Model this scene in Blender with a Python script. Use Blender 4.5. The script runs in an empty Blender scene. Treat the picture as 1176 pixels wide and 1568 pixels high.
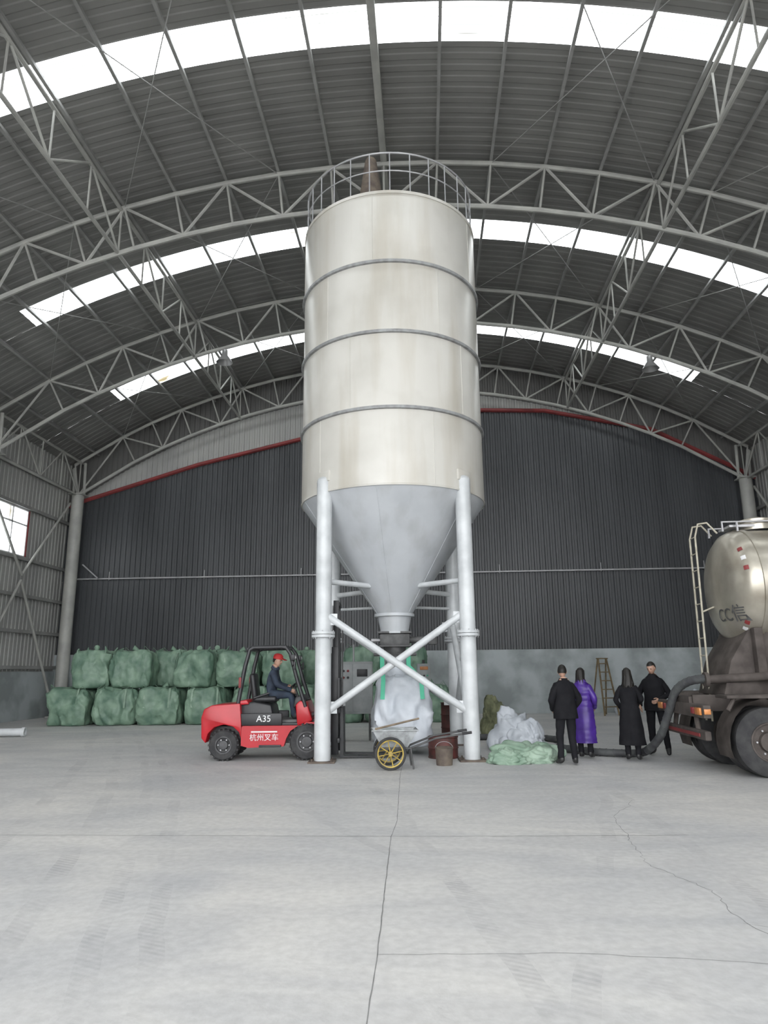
import bpy, bmesh, math, random
from math import sin, cos, pi, radians, sqrt, asin
from mathutils import Vector, Matrix, noise
random.seed(7)
PSI = radians(3.3)
def site(X, Y, z=0.0):
    return Vector((cos(PSI)*X - sin(PSI)*Y, sin(PSI)*X + cos(PSI)*Y, z))
COL = bpy.context.scene.collection

# ------------------------------------------------------------------ materials
def nt_new(name):
    m = bpy.data.materials.new(name); m.use_nodes = True
    nt = m.node_tree; nt.nodes.clear()
    return m, nt
def N(nt, t, **kw):
    n = nt.nodes.new(t)
    for k, v in kw.items(): setattr(n, k, v)
    return n
def c4(c): return (c[0], c[1], c[2], 1.0)
def pm(name, c1, c2=None, scale=3.0, rough=0.6, metal=0.0, bump=0.0, bscale=20.0, detail=5.0, lo=0.35, hi=0.65, stretch=(1,1,1), spec=0.5, streak=None):
    m, nt = nt_new(name); L = nt.links.new
    out = N(nt, 'ShaderNodeOutputMaterial'); b = N(nt, 'ShaderNodeBsdfPrincipled')
    b.inputs['Roughness'].default_value = rough; b.inputs['Metallic'].default_value = metal
    b.inputs['Specular IOR Level'].default_value = spec
    L(b.outputs[0], out.inputs[0])
    tc = N(nt, 'ShaderNodeTexCoord'); mp = N(nt, 'ShaderNodeMapping'); mp.inputs['Scale'].default_value = stretch
    L(tc.outputs['Object'], mp.inputs[0])
    if c2 is None: c2 = tuple(x*0.85 for x in c1)
    nz = N(nt, 'ShaderNodeTexNoise'); nz.inputs['Scale'].default_value = scale; nz.inputs['Detail'].default_value = detail
    L(mp.outputs[0], nz.inputs['Vector'])
    r = N(nt, 'ShaderNodeValToRGB'); r.color_ramp.elements[0].position = lo; r.color_ramp.elements[1].position = hi
    r.color_ramp.elements[0].color = c4(c2); r.color_ramp.elements[1].color = c4(c1)
    L(nz.outputs['Fac'], r.inputs[0]); col = r.outputs[0]
    if streak:
        mp2 = N(nt, 'ShaderNodeMapping'); mp2.inputs['Scale'].default_value = streak[0]
        L(tc.outputs['Object'], mp2.inputs[0])
        n3 = N(nt, 'ShaderNodeTexNoise'); n3.inputs['Scale'].default_value = streak[1]; n3.inputs['Detail'].default_value = 6
        L(mp2.outputs[0], n3.inputs['Vector'])
        r3 = N(nt, 'ShaderNodeValToRGB'); r3.color_ramp.elements[0].position = 0.28; r3.color_ramp.elements[1].position = 0.52
        r3.color_ramp.elements[0].color = c4(streak[2]); r3.color_ramp.elements[1].color = (1,1,1,1)
        L(n3.outputs['Fac'], r3.inputs[0])
        mu = N(nt, 'ShaderNodeMixRGB', blend_type='MULTIPLY'); mu.inputs[0].default_value = 1
        L(col, mu.inputs[1]); L(r3.outputs[0], mu.inputs[2]); col = mu.outputs[0]
    L(col, b.inputs['Base Color'])
    if bump > 0:
        n2 = N(nt, 'ShaderNodeTexNoise'); n2.inputs['Scale'].default_value = bscale; n2.inputs['Detail'].default_value = 6
        L(mp.outputs[0], n2.inputs['Vector'])
        bp = N(nt, 'ShaderNodeBump'); bp.inputs['Strength'].default_value = bump; bp.inputs['Distance'].default_value = 0.02
        L(n2.outputs['Fac'], bp.inputs['Height']); L(bp.outputs[0], b.inputs['Normal'])
    return m

M_silo = pm('silo_paint', (0.60,0.585,0.54), (0.51,0.495,0.45), 0.9, 0.33, bump=0.15, bscale=1.6, lo=0.3, hi=0.6, streak=((1,1,0.12),2.2,(0.84,0.81,0.76)))
M_silo2 = pm('silo_cone_paint', (0.50,0.52,0.54), (0.43,0.45,0.47), 1.2, 0.4, bump=0.08, bscale=2, streak=((1,1,0.15),2.5,(0.84,0.83,0.81)))
M_band = pm('silo_band_grey', (0.33,0.34,0.34), (0.2,0.2,0.2), 6, 0.5)
M_leg = pm('leg_paint', (0.60,0.62,0.63), (0.48,0.50,0.51), 3, 0.35)
M_rust = pm('rusty_steel', (0.16,0.13,0.10), (0.09,0.07,0.06), 6, 0.8)
M_darksteel = pm('dark_steel', (0.10,0.10,0.10), (0.05,0.05,0.05), 6, 0.6)
M_truss = pm('truss_paint', (0.40,0.40,0.37), (0.31,0.31,0.29), 2, 0.5)
M_purlin = pm('purlin_galv', (0.31,0.31,0.30), (0.24,0.24,0.23), 2, 0.5)
M_roof = pm('roof_sheet', (0.235,0.232,0.222), (0.19,0.187,0.18), 0.6, 0.55)
M_dark = pm('dark_wall_sheet', (0.066,0.070,0.075), (0.045,0.048,0.052), 0.5, 0.40, stretch=(1.5,1,0.3))
M_light = pm('light_wall_sheet', (0.38,0.38,0.36), (0.30,0.30,0.29), 0.5, 0.6, stretch=(1,1,0.4))
M_red = pm('red_trim_paint', (0.26,0.035,0.035), (0.17,0.03,0.03), 2, 0.6)
M_dado = pm('dado_concrete', (0.46,0.50,0.51), (0.30,0.33,0.33), 0.9, 0.9, bump=0.2, bscale=8, lo=0.4, hi=0.6)
M_galv = pm('galvanised_pipe', (0.45,0.45,0.46), (0.35,0.35,0.36), 4, 0.4, metal=0.3)
M_green = pm('green_woven_bag', (0.23,0.34,0.25), (0.10,0.18,0.13), 2.6, 0.48, bump=0.6, bscale=7)
M_greenL = pm('light_green_woven_sack', (0.32,0.42,0.33), (0.17,0.26,0.19), 2.6, 0.6, bump=0.5, bscale=6)
M_white = pm('white_woven_bag', (0.54,0.57,0.61), (0.42,0.45,0.49), 3, 0.5, bump=0.3, bscale=6)
M_grnstrap = pm('green_strap', (0.08,0.46,0.29), None, 3, 0.6)
M_olive = pm('olive_sack', (0.20,0.21,0.12), (0.08,0.09,0.05), 5, 0.9, bump=0.6)
M_fred = pm('forklift_red', (0.46,0.012,0.022), (0.38,0.010,0.016), 3, 0.3)
M_black = pm('black_plastic', (0.022,0.023,0.025), (0.014,0.014,0.016), 5, 0.45)
M_tyre = pm('tyre_rubber', (0.028,0.028,0.03), (0.05,0.05,0.05), 7, 0.85, bump=0.3, bscale=30)
M_rim = pm('wheel_rim_grey', (0.09,0.09,0.095), (0.05,0.05,0.05), 8, 0.6)
M_lettering = pm('white_lettering', (0.75,0.75,0.75), (0.65,0.65,0.65), 3, 0.5)
M_yellow = pm('yellow_paint', (0.50,0.36,0.06), (0.25,0.18,0.05), 10, 0.5)
M_cartgrey = pm('cart_zinc', (0.42,0.44,0.45), (0.25,0.26,0.26), 10, 0.5, metal=0.2)
M_wood = pm('grey_wood', (0.30,0.24,0.17), (0.18,0.14,0.10), 6, 0.8, stretch=(1,1,6))
M_drum = pm('oxide_red_drum', (0.13,0.035,0.03), (0.06,0.03,0.025), 6, 0.6)
M_tank = pm('tank_dusty_steel', (0.52,0.49,0.42), (0.27,0.24,0.19), 1.4, 0.28, metal=0.5, lo=0.3, hi=0.6)
M_tbrown = pm('dusty_brown_chassis', (0.09,0.076,0.068), (0.045,0.036,0.032), 4, 0.8)
M_orange = pm('orange_reflector', (0.65,0.25,0.06), (0.4,0.15,0.05), 6, 0.35)
M_hose = pm('grey_hose', (0.085,0.09,0.09), (0.05,0.05,0.055), 6, 0.6)
M_skin = pm('skin', (0.48,0.30,0.22), (0.42,0.25,0.18), 8, 0.5)
M_hair = pm('black_hair', (0.012,0.011,0.010), (0.02,0.018,0.016), 30, 0.5, stretch=(1,1,0.2), spec=0.3)
M_coat = pm('black_wool', (0.012,0.012,0.014), (0.007,0.007,0.009), 6, 0.85, bump=0.2, spec=0.2)
M_pants = pm('black_trousers', (0.014,0.014,0.017), (0.009,0.009,0.011), 6, 0.85, spec=0.2)
M_shoe = pm('black_shoes', (0.02,0.02,0.02), None, 6, 0.4)
M_purple = pm('purple_puffer', (0.068,0.025,0.25), (0.045,0.016,0.17), 5, 0.4)
M_navy = pm('navy_workwear', (0.025,0.04,0.065), (0.015,0.022,0.038), 6, 0.8)
M_cap = pm('red_cap_cloth', (0.5,0.03,0.03), None, 6, 0.7)
M_cab = pm('cabinet_grey', (0.42,0.44,0.44), (0.32,0.34,0.34), 4, 0.5)
M_lampal = pm('lamp_aluminium', (0.5,0.5,0.5), None, 4, 0.35, metal=0.6)
M_tread = pm('dull_cream_metal', (0.50,0.47,0.38), (0.35,0.32,0.25), 8, 0.5)
M_step = pm('step_ladder_wood', (0.20,0.15,0.08), (0.12,0.09,0.05), 8, 0.7)
M_crack = pm('floor_crack_dirt', (0.24,0.24,0.235), (0.18,0.18,0.175), 9, 0.95)
M_eye = pm('eye_dark', (0.02,0.015,0.012), None, 6, 0.2)
M_mouth = pm('lip', (0.32,0.13,0.11), None, 6, 0.5)

def skylight_mat():
    m, nt = nt_new('skylight_frp'); L = nt.links.new
    out = N(nt,'ShaderNodeOutputMaterial'); tr = N(nt,'ShaderNodeBsdfTransparent'); tl = N(nt,'ShaderNodeBsdfTranslucent')
    mx = N(nt,'ShaderNodeMixShader'); mx.inputs[0].default_value = 0.3
    tc = N(nt,'ShaderNodeTexCoord'); mp = N(nt,'ShaderNodeMapping'); mp.inputs['Scale'].default_value = (0.45,1.0,0.45)
    nz = N(nt,'ShaderNodeTexNoise'); nz.inputs['Scale'].default_value = 0.9; nz.inputs['Detail'].default_value = 4
    L(tc.outputs['Object'], mp.inputs[0]); L(mp.outputs[0], nz.inputs['Vector'])
    r = N(nt,'ShaderNodeValToRGB'); e = r.color_ramp.elements
    e[0].position=0.33; e[0].color=(0.16,0.135,0.08,1); e[1].position=0.40; e[1].color=(0.90,0.93,0.92,1)
    L(nz.outputs['Fac'], r.inputs[0])
    wv = N(nt,'ShaderNodeTexWave', bands_direction='Y'); wv.inputs['Scale'].default_value=1.6; wv.inputs['Distortion'].default_value=0.0
    L(tc.outputs['Object'], wv.inputs['Vector'])
    r2 = N(nt,'ShaderNodeValToRGB'); r2.color_ramp.elements[0].position=0.0; r2.color_ramp.elements[0].color=(0.15,0.15,0.14,1)
    r2.color_ramp.elements[1].position=0.06; r2.color_ramp.elements[1].color=(1,1,1,1)
    L(wv.outputs['Fac'], r2.inputs[0])
    mul = N(nt,'ShaderNodeMixRGB', blend_type='MULTIPLY'); mul.inputs[0].default_value=1
    L(r.outputs[0], mul.inputs[1]); L(r2.outputs[0], mul.inputs[2])
    L(mul.outputs[0], tr.inputs[0]); L(mul.outputs[0], tl.inputs[0])
    L(tr.outputs[0], mx.inputs[1]); L(tl.outputs[0], mx.inputs[2]); L(mx.outputs[0], out.inputs[0])
    return m
M_sky = skylight_mat()

def floor_mat():
    m, nt = nt_new('dusty_concrete_floor'); L = nt.links.new
    out = N(nt,'ShaderNodeOutputMaterial'); b = N(nt,'ShaderNodeBsdfPrincipled'); L(b.outputs[0], out.inputs[0])
    b.inputs['Roughness'].default_value = 0.62; b.inputs['Specular IOR Level'].default_value=0.35
    tc = N(nt,'ShaderNodeTexCoord'); sep = N(nt,'ShaderNodeSeparateXYZ'); L(tc.outputs['Object'], sep.inputs[0])
    def mt(op, a, bb=None, cc=None):
        n = N(nt,'ShaderNodeMath', operation=op)
        for i, v in enumerate((a, bb, cc)):
            if v is None: continue
            if isinstance(v, (int, float)): n.inputs[i].default_value = v
            else: L(v, n.inputs[i])
        return n.outputs[0]
    def nz(s, d=5, vec=None, dist=0.0):
        n = N(nt,'ShaderNodeTexNoise'); n.inputs['Scale'].default_value=s; n.inputs['Detail'].default_value=d; n.inputs['Distortion'].default_value=dist
        L(vec if vec else tc.outputs['Object'], n.inputs['Vector']); return n.outputs['Fac']
    r = N(nt,'ShaderNodeValToRGB'); e=r.color_ramp.elements
    e[0].position=0.3; e[0].color=(0.46,0.463,0.465,1); e[1].position=0.7; e[1].color=(0.60,0.585,0.555,1)
    L(nz(0.35,8,None,0.6), r.inputs[0])
    r2 = N(nt,'ShaderNodeValToRGB'); e=r2.color_ramp.elements
    e[0].position=0.35; e[0].color=(0.91,0.91,0.91,1); e[1].position=0.65; e[1].color=(1.04,1.04,1.04,1)
    L(nz(14,8), r2.inputs[0])
    mul = N(nt,'ShaderNodeMixRGB', blend_type='MULTIPLY'); mul.inputs[0].default_value=1
    L(r.outputs[0], mul.inputs[1]); L(r2.outputs[0], mul.inputs[2])
    X = mt('ADD', sep.outputs[0], mt('MULTIPLY', nz(0.5,2), 0.35)); Y = sep.outputs[1]
    total = None
    for (kx, off, w, sp) in ((0.26,0.2,0.075,95.0),(0.26,0.55,0.075,95.0),(0.26,1.1,0.09,88.0),(0.24,2.1,0.10,88.0),(0.12,-1.3,0.08,95.0),(-0.12,-2.1,0.08,95.0),(0.5,-3.6,0.08,95.0),(-0.35,0.4,0.08,95.0)):
        s = mt('ADD', mt('ADD', X, mt('MULTIPLY', Y, kx)), off)
        s = mt('ADD', s, mt('MULTIPLY', mt('MULTIPLY', Y, Y), 0.006))
        a = mt('ABSOLUTE', s)
        mask = mt('LESS_THAN', a, w)
        tre = mt('SINE', mt('ADD', mt('MULTIPLY', Y, sp), mt('MULTIPLY', s, 50.0)))
        tre = mt('GREATER_THAN', tre, 0.0)
        v = mt('MULTIPLY', mask, mt('ADD', mt('MULTIPLY', tre, 0.45), 0.25))
        total = v if total is None else mt('MAXIMUM', total, v)
    fade = mt('MULTIPLY', total, mt('MULTIPLY', mt('SUBTRACT', nz(1.3,8), 0.42), 5.0))
    mx = N(nt,'ShaderNodeMixRGB', blend_type='MULTIPLY')
    cl = N(nt,'ShaderNodeClamp'); L(fade, cl.inputs[0]); L(cl.outputs[0], mx.inputs[0])
    L(mul.outputs[0], mx.inputs[1]); mx.inputs[2].default_value=(0.80,0.80,0.81,1)
    mp = N(nt,'ShaderNodeMapping'); mp.inputs['Scale'].default_value=(0.7,1.6,1); mp.inputs['Rotation'].default_value=(0,0,0.9)
    L(tc.outputs['Object'], mp.inputs[0])
    r3 = N(nt,'ShaderNodeValToRGB'); e=r3.color_ramp.elements
    e[0].position=0.40; e[0].color=(0.90,0.905,0.92,1); e[1].position=0.62; e[1].color=(1.02,1.02,1.02,1)
    L(nz(0.8,9,mp.outputs[0],1.6), r3.inputs[0])
    m3 = N(nt,'ShaderNodeMixRGB', blend_type='MULTIPLY'); m3.inputs[0].default_value=1
    L(mx.outputs[0], m3.inputs[1]); L(r3.outputs[0], m3.inputs[2]); L(m3.outputs[0], b.inputs['Base Color'])
    bp = N(nt,'ShaderNodeBump'); bp.inputs['Strength'].default_value=0.15; bp.inputs['Distance'].default_value=0.01
    L(nz(30,6), bp.inputs['Height']); L(bp.outputs[0], b.inputs['Normal'])
    return m
M_floor = floor_mat()

# ------------------------------------------------------------------ mesh builder
class MB:
    def __init__(s): s.v=[]; s.f=[]; s.m=[]; s.mats=[]
    def mi(s, mat):
        if mat not in s.mats: s.mats.append(mat)
        return s.mats.index(mat)
    def add(s, verts, faces, mat, M=None):
        o=len(s.v)
        for p in verts:
            p=Vector(p)
            s.v.append(M@p if M is not None else p)
        if isinstance(mat, (list, tuple)):
            for f, mm in zip(faces, mat): s.f.append([i+o for i in f]); s.m.append(s.mi(mm))
        else:
            k=s.mi(mat)
            for f in faces: s.f.append([i+o for i in f]); s.m.append(k)
    def bm(s, bm, mat, M=None):
        bm.verts.index_update()
        s.add([v.co.copy() for v in bm.verts], [[v.index for v in f.verts] for f in bm.faces], mat, M); bm.free()
    def poly(s, pts, r, mat, n=8, closed=False, cap=True, flat=1.0, up=None, M=None):
        pts=[Vector(p) for p in pts]; k=len(pts)
        rs=r if isinstance(r,(list,tuple)) else [r]*k
        vs=[]; fs=[]
        t0=(pts[1]-pts[0]).normalized()
        ref=Vector(up) if up else (Vector((0,0,1)) if abs(t0.z)<0.9 else Vector((1,0,0)))
        a=t0.cross(ref).normalized()
        for i in range(k):
            if closed: t=(pts[(i+1)%k]-pts[i-1]).normalized()
            elif i==0: t=t0
            elif i==k-1: t=(pts[i]-pts[i-1]).normalized()
            else:
                t=((pts[i+1]-pts[i]).normalized()+(pts[i]-pts[i-1]).normalized())
                t=t.normalized() if t.length>1e-6 else t0
            a=(a-t*a.dot(t)); a=a.normalized() if a.length>1e-6 else t.orthogonal().normalized()
            b=t.cross(a)
            for j in range(n):
                an=2*pi*(j+0.5)/n
                vs.append(pts[i]+a*cos(an)*rs[i]+b*sin(an)*rs[i]*flat)
        m=k if closed else k-1
        for i in range(m):
            for j in range(n):
                i2=(i+1)%k
                fs.append([i*n+j, i*n+(j+1)%n, i2*n+(j+1)%n, i2*n+j])
        if cap and not closed:
            fs.append([j for j in range(n)][::-1]); fs.append([(k-1)*n+j for j in range(n)])
        s.add(vs, fs, mat, M)
    def tube(s, a, b, r, mat, n=8, r2=None, M=None):
        s.poly([a,b],[r, r if r2 is None else r2],mat,n,M=M)
    def box(s, c, size, mat, bev=0.0, M=None, rot=None, seg=2):
        b=bmesh.new(); bmesh.ops.create_cube(b,size=1.0)
        for v in b.verts: v.co=Vector((v.co.x*size[0],v.co.y*size[1],v.co.z*size[2]))
        if bev>0: bmesh.ops.bevel(b,geom=b.edges[:],offset=bev,segments=seg,affect='EDGES',profile=0.5)
        T=Matrix.Translation(Vector(c))
        if rot is not None: T=T@rot
        if M is not None: T=M@T
        s.bm(b,mat,T)
    def prism(s, prof, y0, y1, mat, bev=0.0, M=None, seg=2, tri=False):
        b=bmesh.new(); vs=[b.verts.new((x,y0,z)) for x,z in prof]
        f=b.faces.new(vs); r=bmesh.ops.extrude_face_region(b,geom=[f])
        for g in r['geom']:
            if isinstance(g,bmesh.types.BMVert): g.co.y=y1
        bmesh.ops.recalc_face_normals(b,faces=b.faces[:])
        if bev>0: bmesh.ops.bevel(b,geom=b.edges[:],offset=bev,segments=seg,affect='EDGES',profile=0.5,clamp_overlap=True)
        if tri: bmesh.ops.triangulate(b,faces=b.faces[:])
        s.bm(b,mat,M)
    def lathe(s, prof, mat, seg=32, M=None, a0=0, a1=2*pi):
        vs=[];fs=[]; full=abs(a1-a0-2*pi)<1e-6; n=seg if full else seg+1
        for r,z in prof:
            for j in range(n):
                a=a0+(a1-a0)*j/seg; vs.append((r*cos(a),r*sin(a),z))
        for i in range(len(prof)-1):
            for j in range(seg):
                j2=(j+1)%n
                fs.append([i*n+j,i*n+j2,(i+1)*n+j2,(i+1)*n+j])
        s.add(vs,fs,mat,M)
    def torus(s, R, r, mat, M=None, n=32, k=8):
        s.lathe([(R+r*cos(2*pi*i/k), r*sin(2*pi*i/k)) for i in range(k+1)], mat, n, M)
    def sphere(s, c, rad, mat, seg=16, M=None, rot=None):
        b=bmesh.new(); bmesh.ops.create_uvsphere(b,u_segments=seg,v_segments=max(6,seg//2+2),radius=1)
        T=Matrix.Translation(Vector(c))
        if rot is not None: T=T@rot
        rr=rad if isinstance(rad,(list,tuple)) else (rad,)*3
        T=T@Matrix.Diagonal((rr[0],rr[1],rr[2],1))
        if M is not None: T=M@T
        s.bm(b,mat,T)
    def text(s, body, size, mat, M, fn=None):
        try:
            cu=bpy.data.curves.new('lettering','FONT'); cu.body=body; cu.size=size; cu.extrude=0.002; cu.align_x='CENTER'; cu.align_y='CENTER'
            ob=bpy.data.objects.new('lettering_tmp',cu); COL.objects.link(ob)
            dg=bpy.context.evaluated_depsgraph_get(); me=bpy.data.meshes.new_from_object(ob.evaluated_get(dg))
            vv=[v.co.copy() for v in me.vertices]
            if fn: vv=[fn(v) for v in vv]
            s.add(vv,[list(p.vertices) for p in me.polygons],mat,M)
            bpy.data.objects.remove(ob); bpy.data.meshes.remove(me); bpy.data.curves.remove(cu)
        except Exception as ex: print('text fail',ex)
    def finish(s, name, loc=(0,0,0), rotz=0.0, ang=38):
        me=bpy.data.meshes.new(name); me.from_pydata([tuple(v) for v in s.v],[],s.f)
        for m in s.mats: me.materials.append(m)
        me.polygons.foreach_set('material_index', s.m); me.polygons.foreach_set('use_smooth',[True]*len(s.f))
        me.update()
        try: me.set_sharp_from_angle(angle=radians(ang))
        except Exception as ex: print(ex)
        ob=bpy.data.objects.new(name,me); ob.location=loc; ob.rotation_euler=(0,0,rotz); COL.objects.link(ob)
        return ob
RX90=Matrix.Rotation(pi/2,4,'X'); RY90=Matrix.Rotation(pi/2,4,'Y')
T=lambda x,y,z: Matrix.Translation((x,y,z))

# ------------------------------------------------------------------ building shell
CX, CZ = -0.8, -10.85
RB, RT, RP, RR = 24.0, 25.25, 25.40, 25.55
Y0, Y1 = -6.0, 27.9
XL, XR = -15.05, 13.45
def arc(R, a): return (CX+R*sin(a), CZ+R*cos(a))
AM = asin(14.25/RR)
AS = asin(11.05/RR)
strips=[(-1.2,-0.2),(4.9,5.85),(11.25,12.15),(18.08,19.0),(24.15,25.1)]  # first two strips are out of view, added to let in more daylight
PER=0.24
def prof_steps(a,b,per=PER,h=0.035):
    out=[]; t=a
    while t<b-1e-6:
        for du,o in ((0,0),(0.45,0),(0.55,1),(0.9,1)):
            u=t+du*per
            if u<b: out.append((u,o*h))
        t+=per
    out.append((b,0)); return out
mb=MB()
def roof_piece(y0,y1,a0,a1,n):
    st=prof_steps(y0,y1,0.30,0.012); vs=[];fs=[]
    for (y,o) in st:
        for j in range(n+1):
            a=a0+(a1-a0)*j/n; x,z=arc(RR+o,a); vs.append((x,y,z))
    for i in range(len(st)-1):
        for j in range(n):
            fs.append([i*(n+1)+j,i*(n+1)+j+1,(i+1)*(n+1)+j+1,(i+1)*(n+1)+j])
    mb.add(vs,fs,M_roof)
cur=Y0
for a,b in strips:
    roof_piece(cur,a,-AM,AM,48); roof_piece(a,b,-AM,-AS,8); roof_piece(a,b,AS,AM,8); cur=b
roof_piece(cur,Y1,-AM,AM,48)
mb.finish('ceiling',ang=5)
for i,(a,b) in enumerate(strips):
    mb=MB(); vs=[];fs=[];n=40
    for y in (a,b):
        for j in range(n+1):
            x,z=arc(RR+0.01,-AS+2*AS*j/n); vs.append((x,y,z))
    for j in range(n): fs.append([j,j+1,n+2+j,n+1+j])
    mb.add(vs,fs,M_sky); mb.finish('window_%d'%(i+1))

mb=MB()
sp=1.38/RP
for k in range(-10,11):
    a=k*sp
    x,z=arc(RP-0.02,a)
    if k==0:
        mb.box((x,(Y0+Y1)/2,z-0.02),(0.16,Y1-Y0-0.1,0.2),M_truss,0.01)
    else:
        rot=Matrix.Rotation(a,4,'Y')
        mb.box((x,(Y0+Y1)/2,z),(0.07,Y1-Y0-0.1,0.14),M_purlin,0,rot=rot)
mb.finish('purlins')

archY=[27.3,21.4,15.4,8.7,2.7,-3.0]
AB=asin(13.6/RB); AT=asin(13.85/RT)
def arch(y):
    mb=MB()
    na=[k*sp for k in range(-9,10)]
    lim=AB
    na=[a for a in na if abs(a)<lim-0.02]; na=[-lim]+na+[lim]
    lo=[Vector((arc(RB,a)[0],y,arc(RB,a)[1])) for a in na]
    nt_=[max(-AT,min(AT,a)) for a in na]
    hi=[Vector((arc(RT,a)[0],y,arc(RT,a)[1])) for a in nt_]
    mb.poly(lo,0.065,M_truss,8); mb.poly(hi,0.065,M_truss,8)
    for i in range(len(na)):
        mb.tube(lo[i],hi[i],0.032,M_truss,6)
        if i<len(na)-1:
            if i%2==0: mb.tube(lo[i],hi[i+1],0.038,M_truss,6)
            else: mb.tube(hi[i],lo[i+1],0.038,M_truss,6)
    for sgn in (-1,1):
        x=CX+sgn*13.6; zt=arc(RB,sgn*AB)[1]
        mb.tube((x,y,0.0),(x,y,zt),0.24,M_truss,20)
        mb.box((x,y,0.03),(0.7,0.7,0.06),M_truss,0.01)
        mb.box((x,y,zt+0.02),(0.6,0.6,0.05),M_truss,0.005)
        mb.tube((x,y,zt),(x+sgn*0.30,y,zt+1.15),0.07,M_truss,8)
        mb.tube((x+sgn*0.20,y,zt),(x+sgn*0.25,y,zt+1.2),0.06,M_truss,8)
        mb.tube((x-sgn*0.25,y,zt),(x-sgn*0.2,y,zt+1.4),0.06,M_truss,8)
    return mb.finish('arch_truss')
for y in archY: arch(y)
def ltruss(dx, name='longitudinal_truss', rr=0.05):
    mb=MB(); 
    x=CX+dx; zb=CZ+sqrt(RB*RB-dx*dx); zt=CZ+sqrt(RT*RT-dx*dx)
    mb.tube((x,Y0+0.3,zb),(x,Y1-0.4,zb),rr,M_truss,8); mb.tube((x,Y0+0.3,zt-0.05),(x,Y1-0.4,zt-0.05),rr,M_truss,8)
    for i in range(len(archY)-1):
        ya,yb=archY[i],archY[i+1]; n=4; ys=[ya+(yb-ya)*j/n for j in range(n+1)]
        for j in range(n):
            mb.tube((x,ys[j],zb if j%2==0 else zt),(x,ys[j+1],zt if j%2==0 else zb),0.03,M_truss,6)
            mb.tube((x,ys[j],zb),(x,ys[j],zt),0.025,M_truss,6)
    return mb.finish(name)
for dx in (-6.85,6.85): ltruss(dx)
for dx in (-13.6,13.6): ltruss(dx)
mb=MB()
for i in range(len(archY)-1):
    ya,yb=archY[i],archY[i+1]
    for k in (-9,-5,5,9):
        k2=k+(3 if k<0 else -3)
        p=lambda kk,yy: Vector((arc(RP-0.16,kk*sp)[0],yy,arc(RP-0.16,kk*sp)[1]))
        mb.tube(p(k,ya),p(k2,yb),0.012,M_purlin,5); mb.tube(p(k,yb),p(k2,ya),0.012,M_purlin,5)
mb.finish('roof_tie_rods')

RED=[(-15.05,8.6),(-14.3,8.85),(-9.5,10.3),(-5.15,11.30),(-1.2,12.05),(2.6,12.36),(5.2,12.25),(9.5,11.30),(12.6,9.6),(13.45,9.1)]
def zred(x):
    for (x0,z0),(x1,z1) in zip(RED,RED[1:]):
        if x<=x1: return z0+(z1-z0)*(x-x0)/(x1-x0)
    return RED[-1][1]
def zbot(x):
    d=abs(x-CX); return max(CZ+sqrt(RB*RB-min(d,14.6)**2)+0.12, zred(x)+0.01)
mb=MB()
st=prof_steps(XL,XR,0.22,0.04)
def strip_wall(zf0,zf1,mat,yb):
    vs=[];fs=[]
    for x,o in st: vs+= [(x,yb-o,zf0(x)),(x,yb-o,zf1(x))]
    for i in range(len(st)-1): fs.append([2*i,2*i+2,2*i+3,2*i+1])
    mb.add(vs,fs,mat)
strip_wall(lambda x:2.35, lambda x:5.4, M_dark, Y1)
strip_wall(lambda x:5.38, lambda x:min(8.3,zred(x)), M_dark, Y1-0.03)
strip_wall(lambda x:min(8.28,zred(x)), zred, M_dark, Y1)
strip_wall(zred, zbot, M_light, Y1)
M_upper = pm('upper_wall_sheet', (0.13,0.128,0.122), (0.10,0.098,0.094), 0.5, 0.6)
strip_wall(zbot, lambda x: CZ+sqrt(RR*RR-(x-CX)**2)+0.05, M_upper, Y1)
mb.box(((XL+XR)/2,Y1-0.02,1.2),(XR-XL,0.24,2.4),M_dado,0.01)
mb.finish('wall_back')
mb=MB(); mb.poly([(x,Y1-0.08,z) for x,z in RED],0.09,M_red,6); mb.finish('trim_1')
mb=MB()
mb.tube((XL+0.5,Y1-0.16,5.46),(XR-0.4,Y1-0.16,5.46),0.035,M_galv,8)
for x in (-13,-9,-5,-1,3,7,11): mb.tube((x,Y1-0.16,5.4),(x,Y1-0.16,5.75),0.02,M_galv,6); mb.box((x,Y1-0.1,5.46),(0.05,0.14,0.05),M_galv)
mb.tube((-14.1,Y1-0.3,6.05),(-13.4,Y1-0.3,5.46),0.03,M_galv,6)
mb.finish('wall_pipe')

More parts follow.
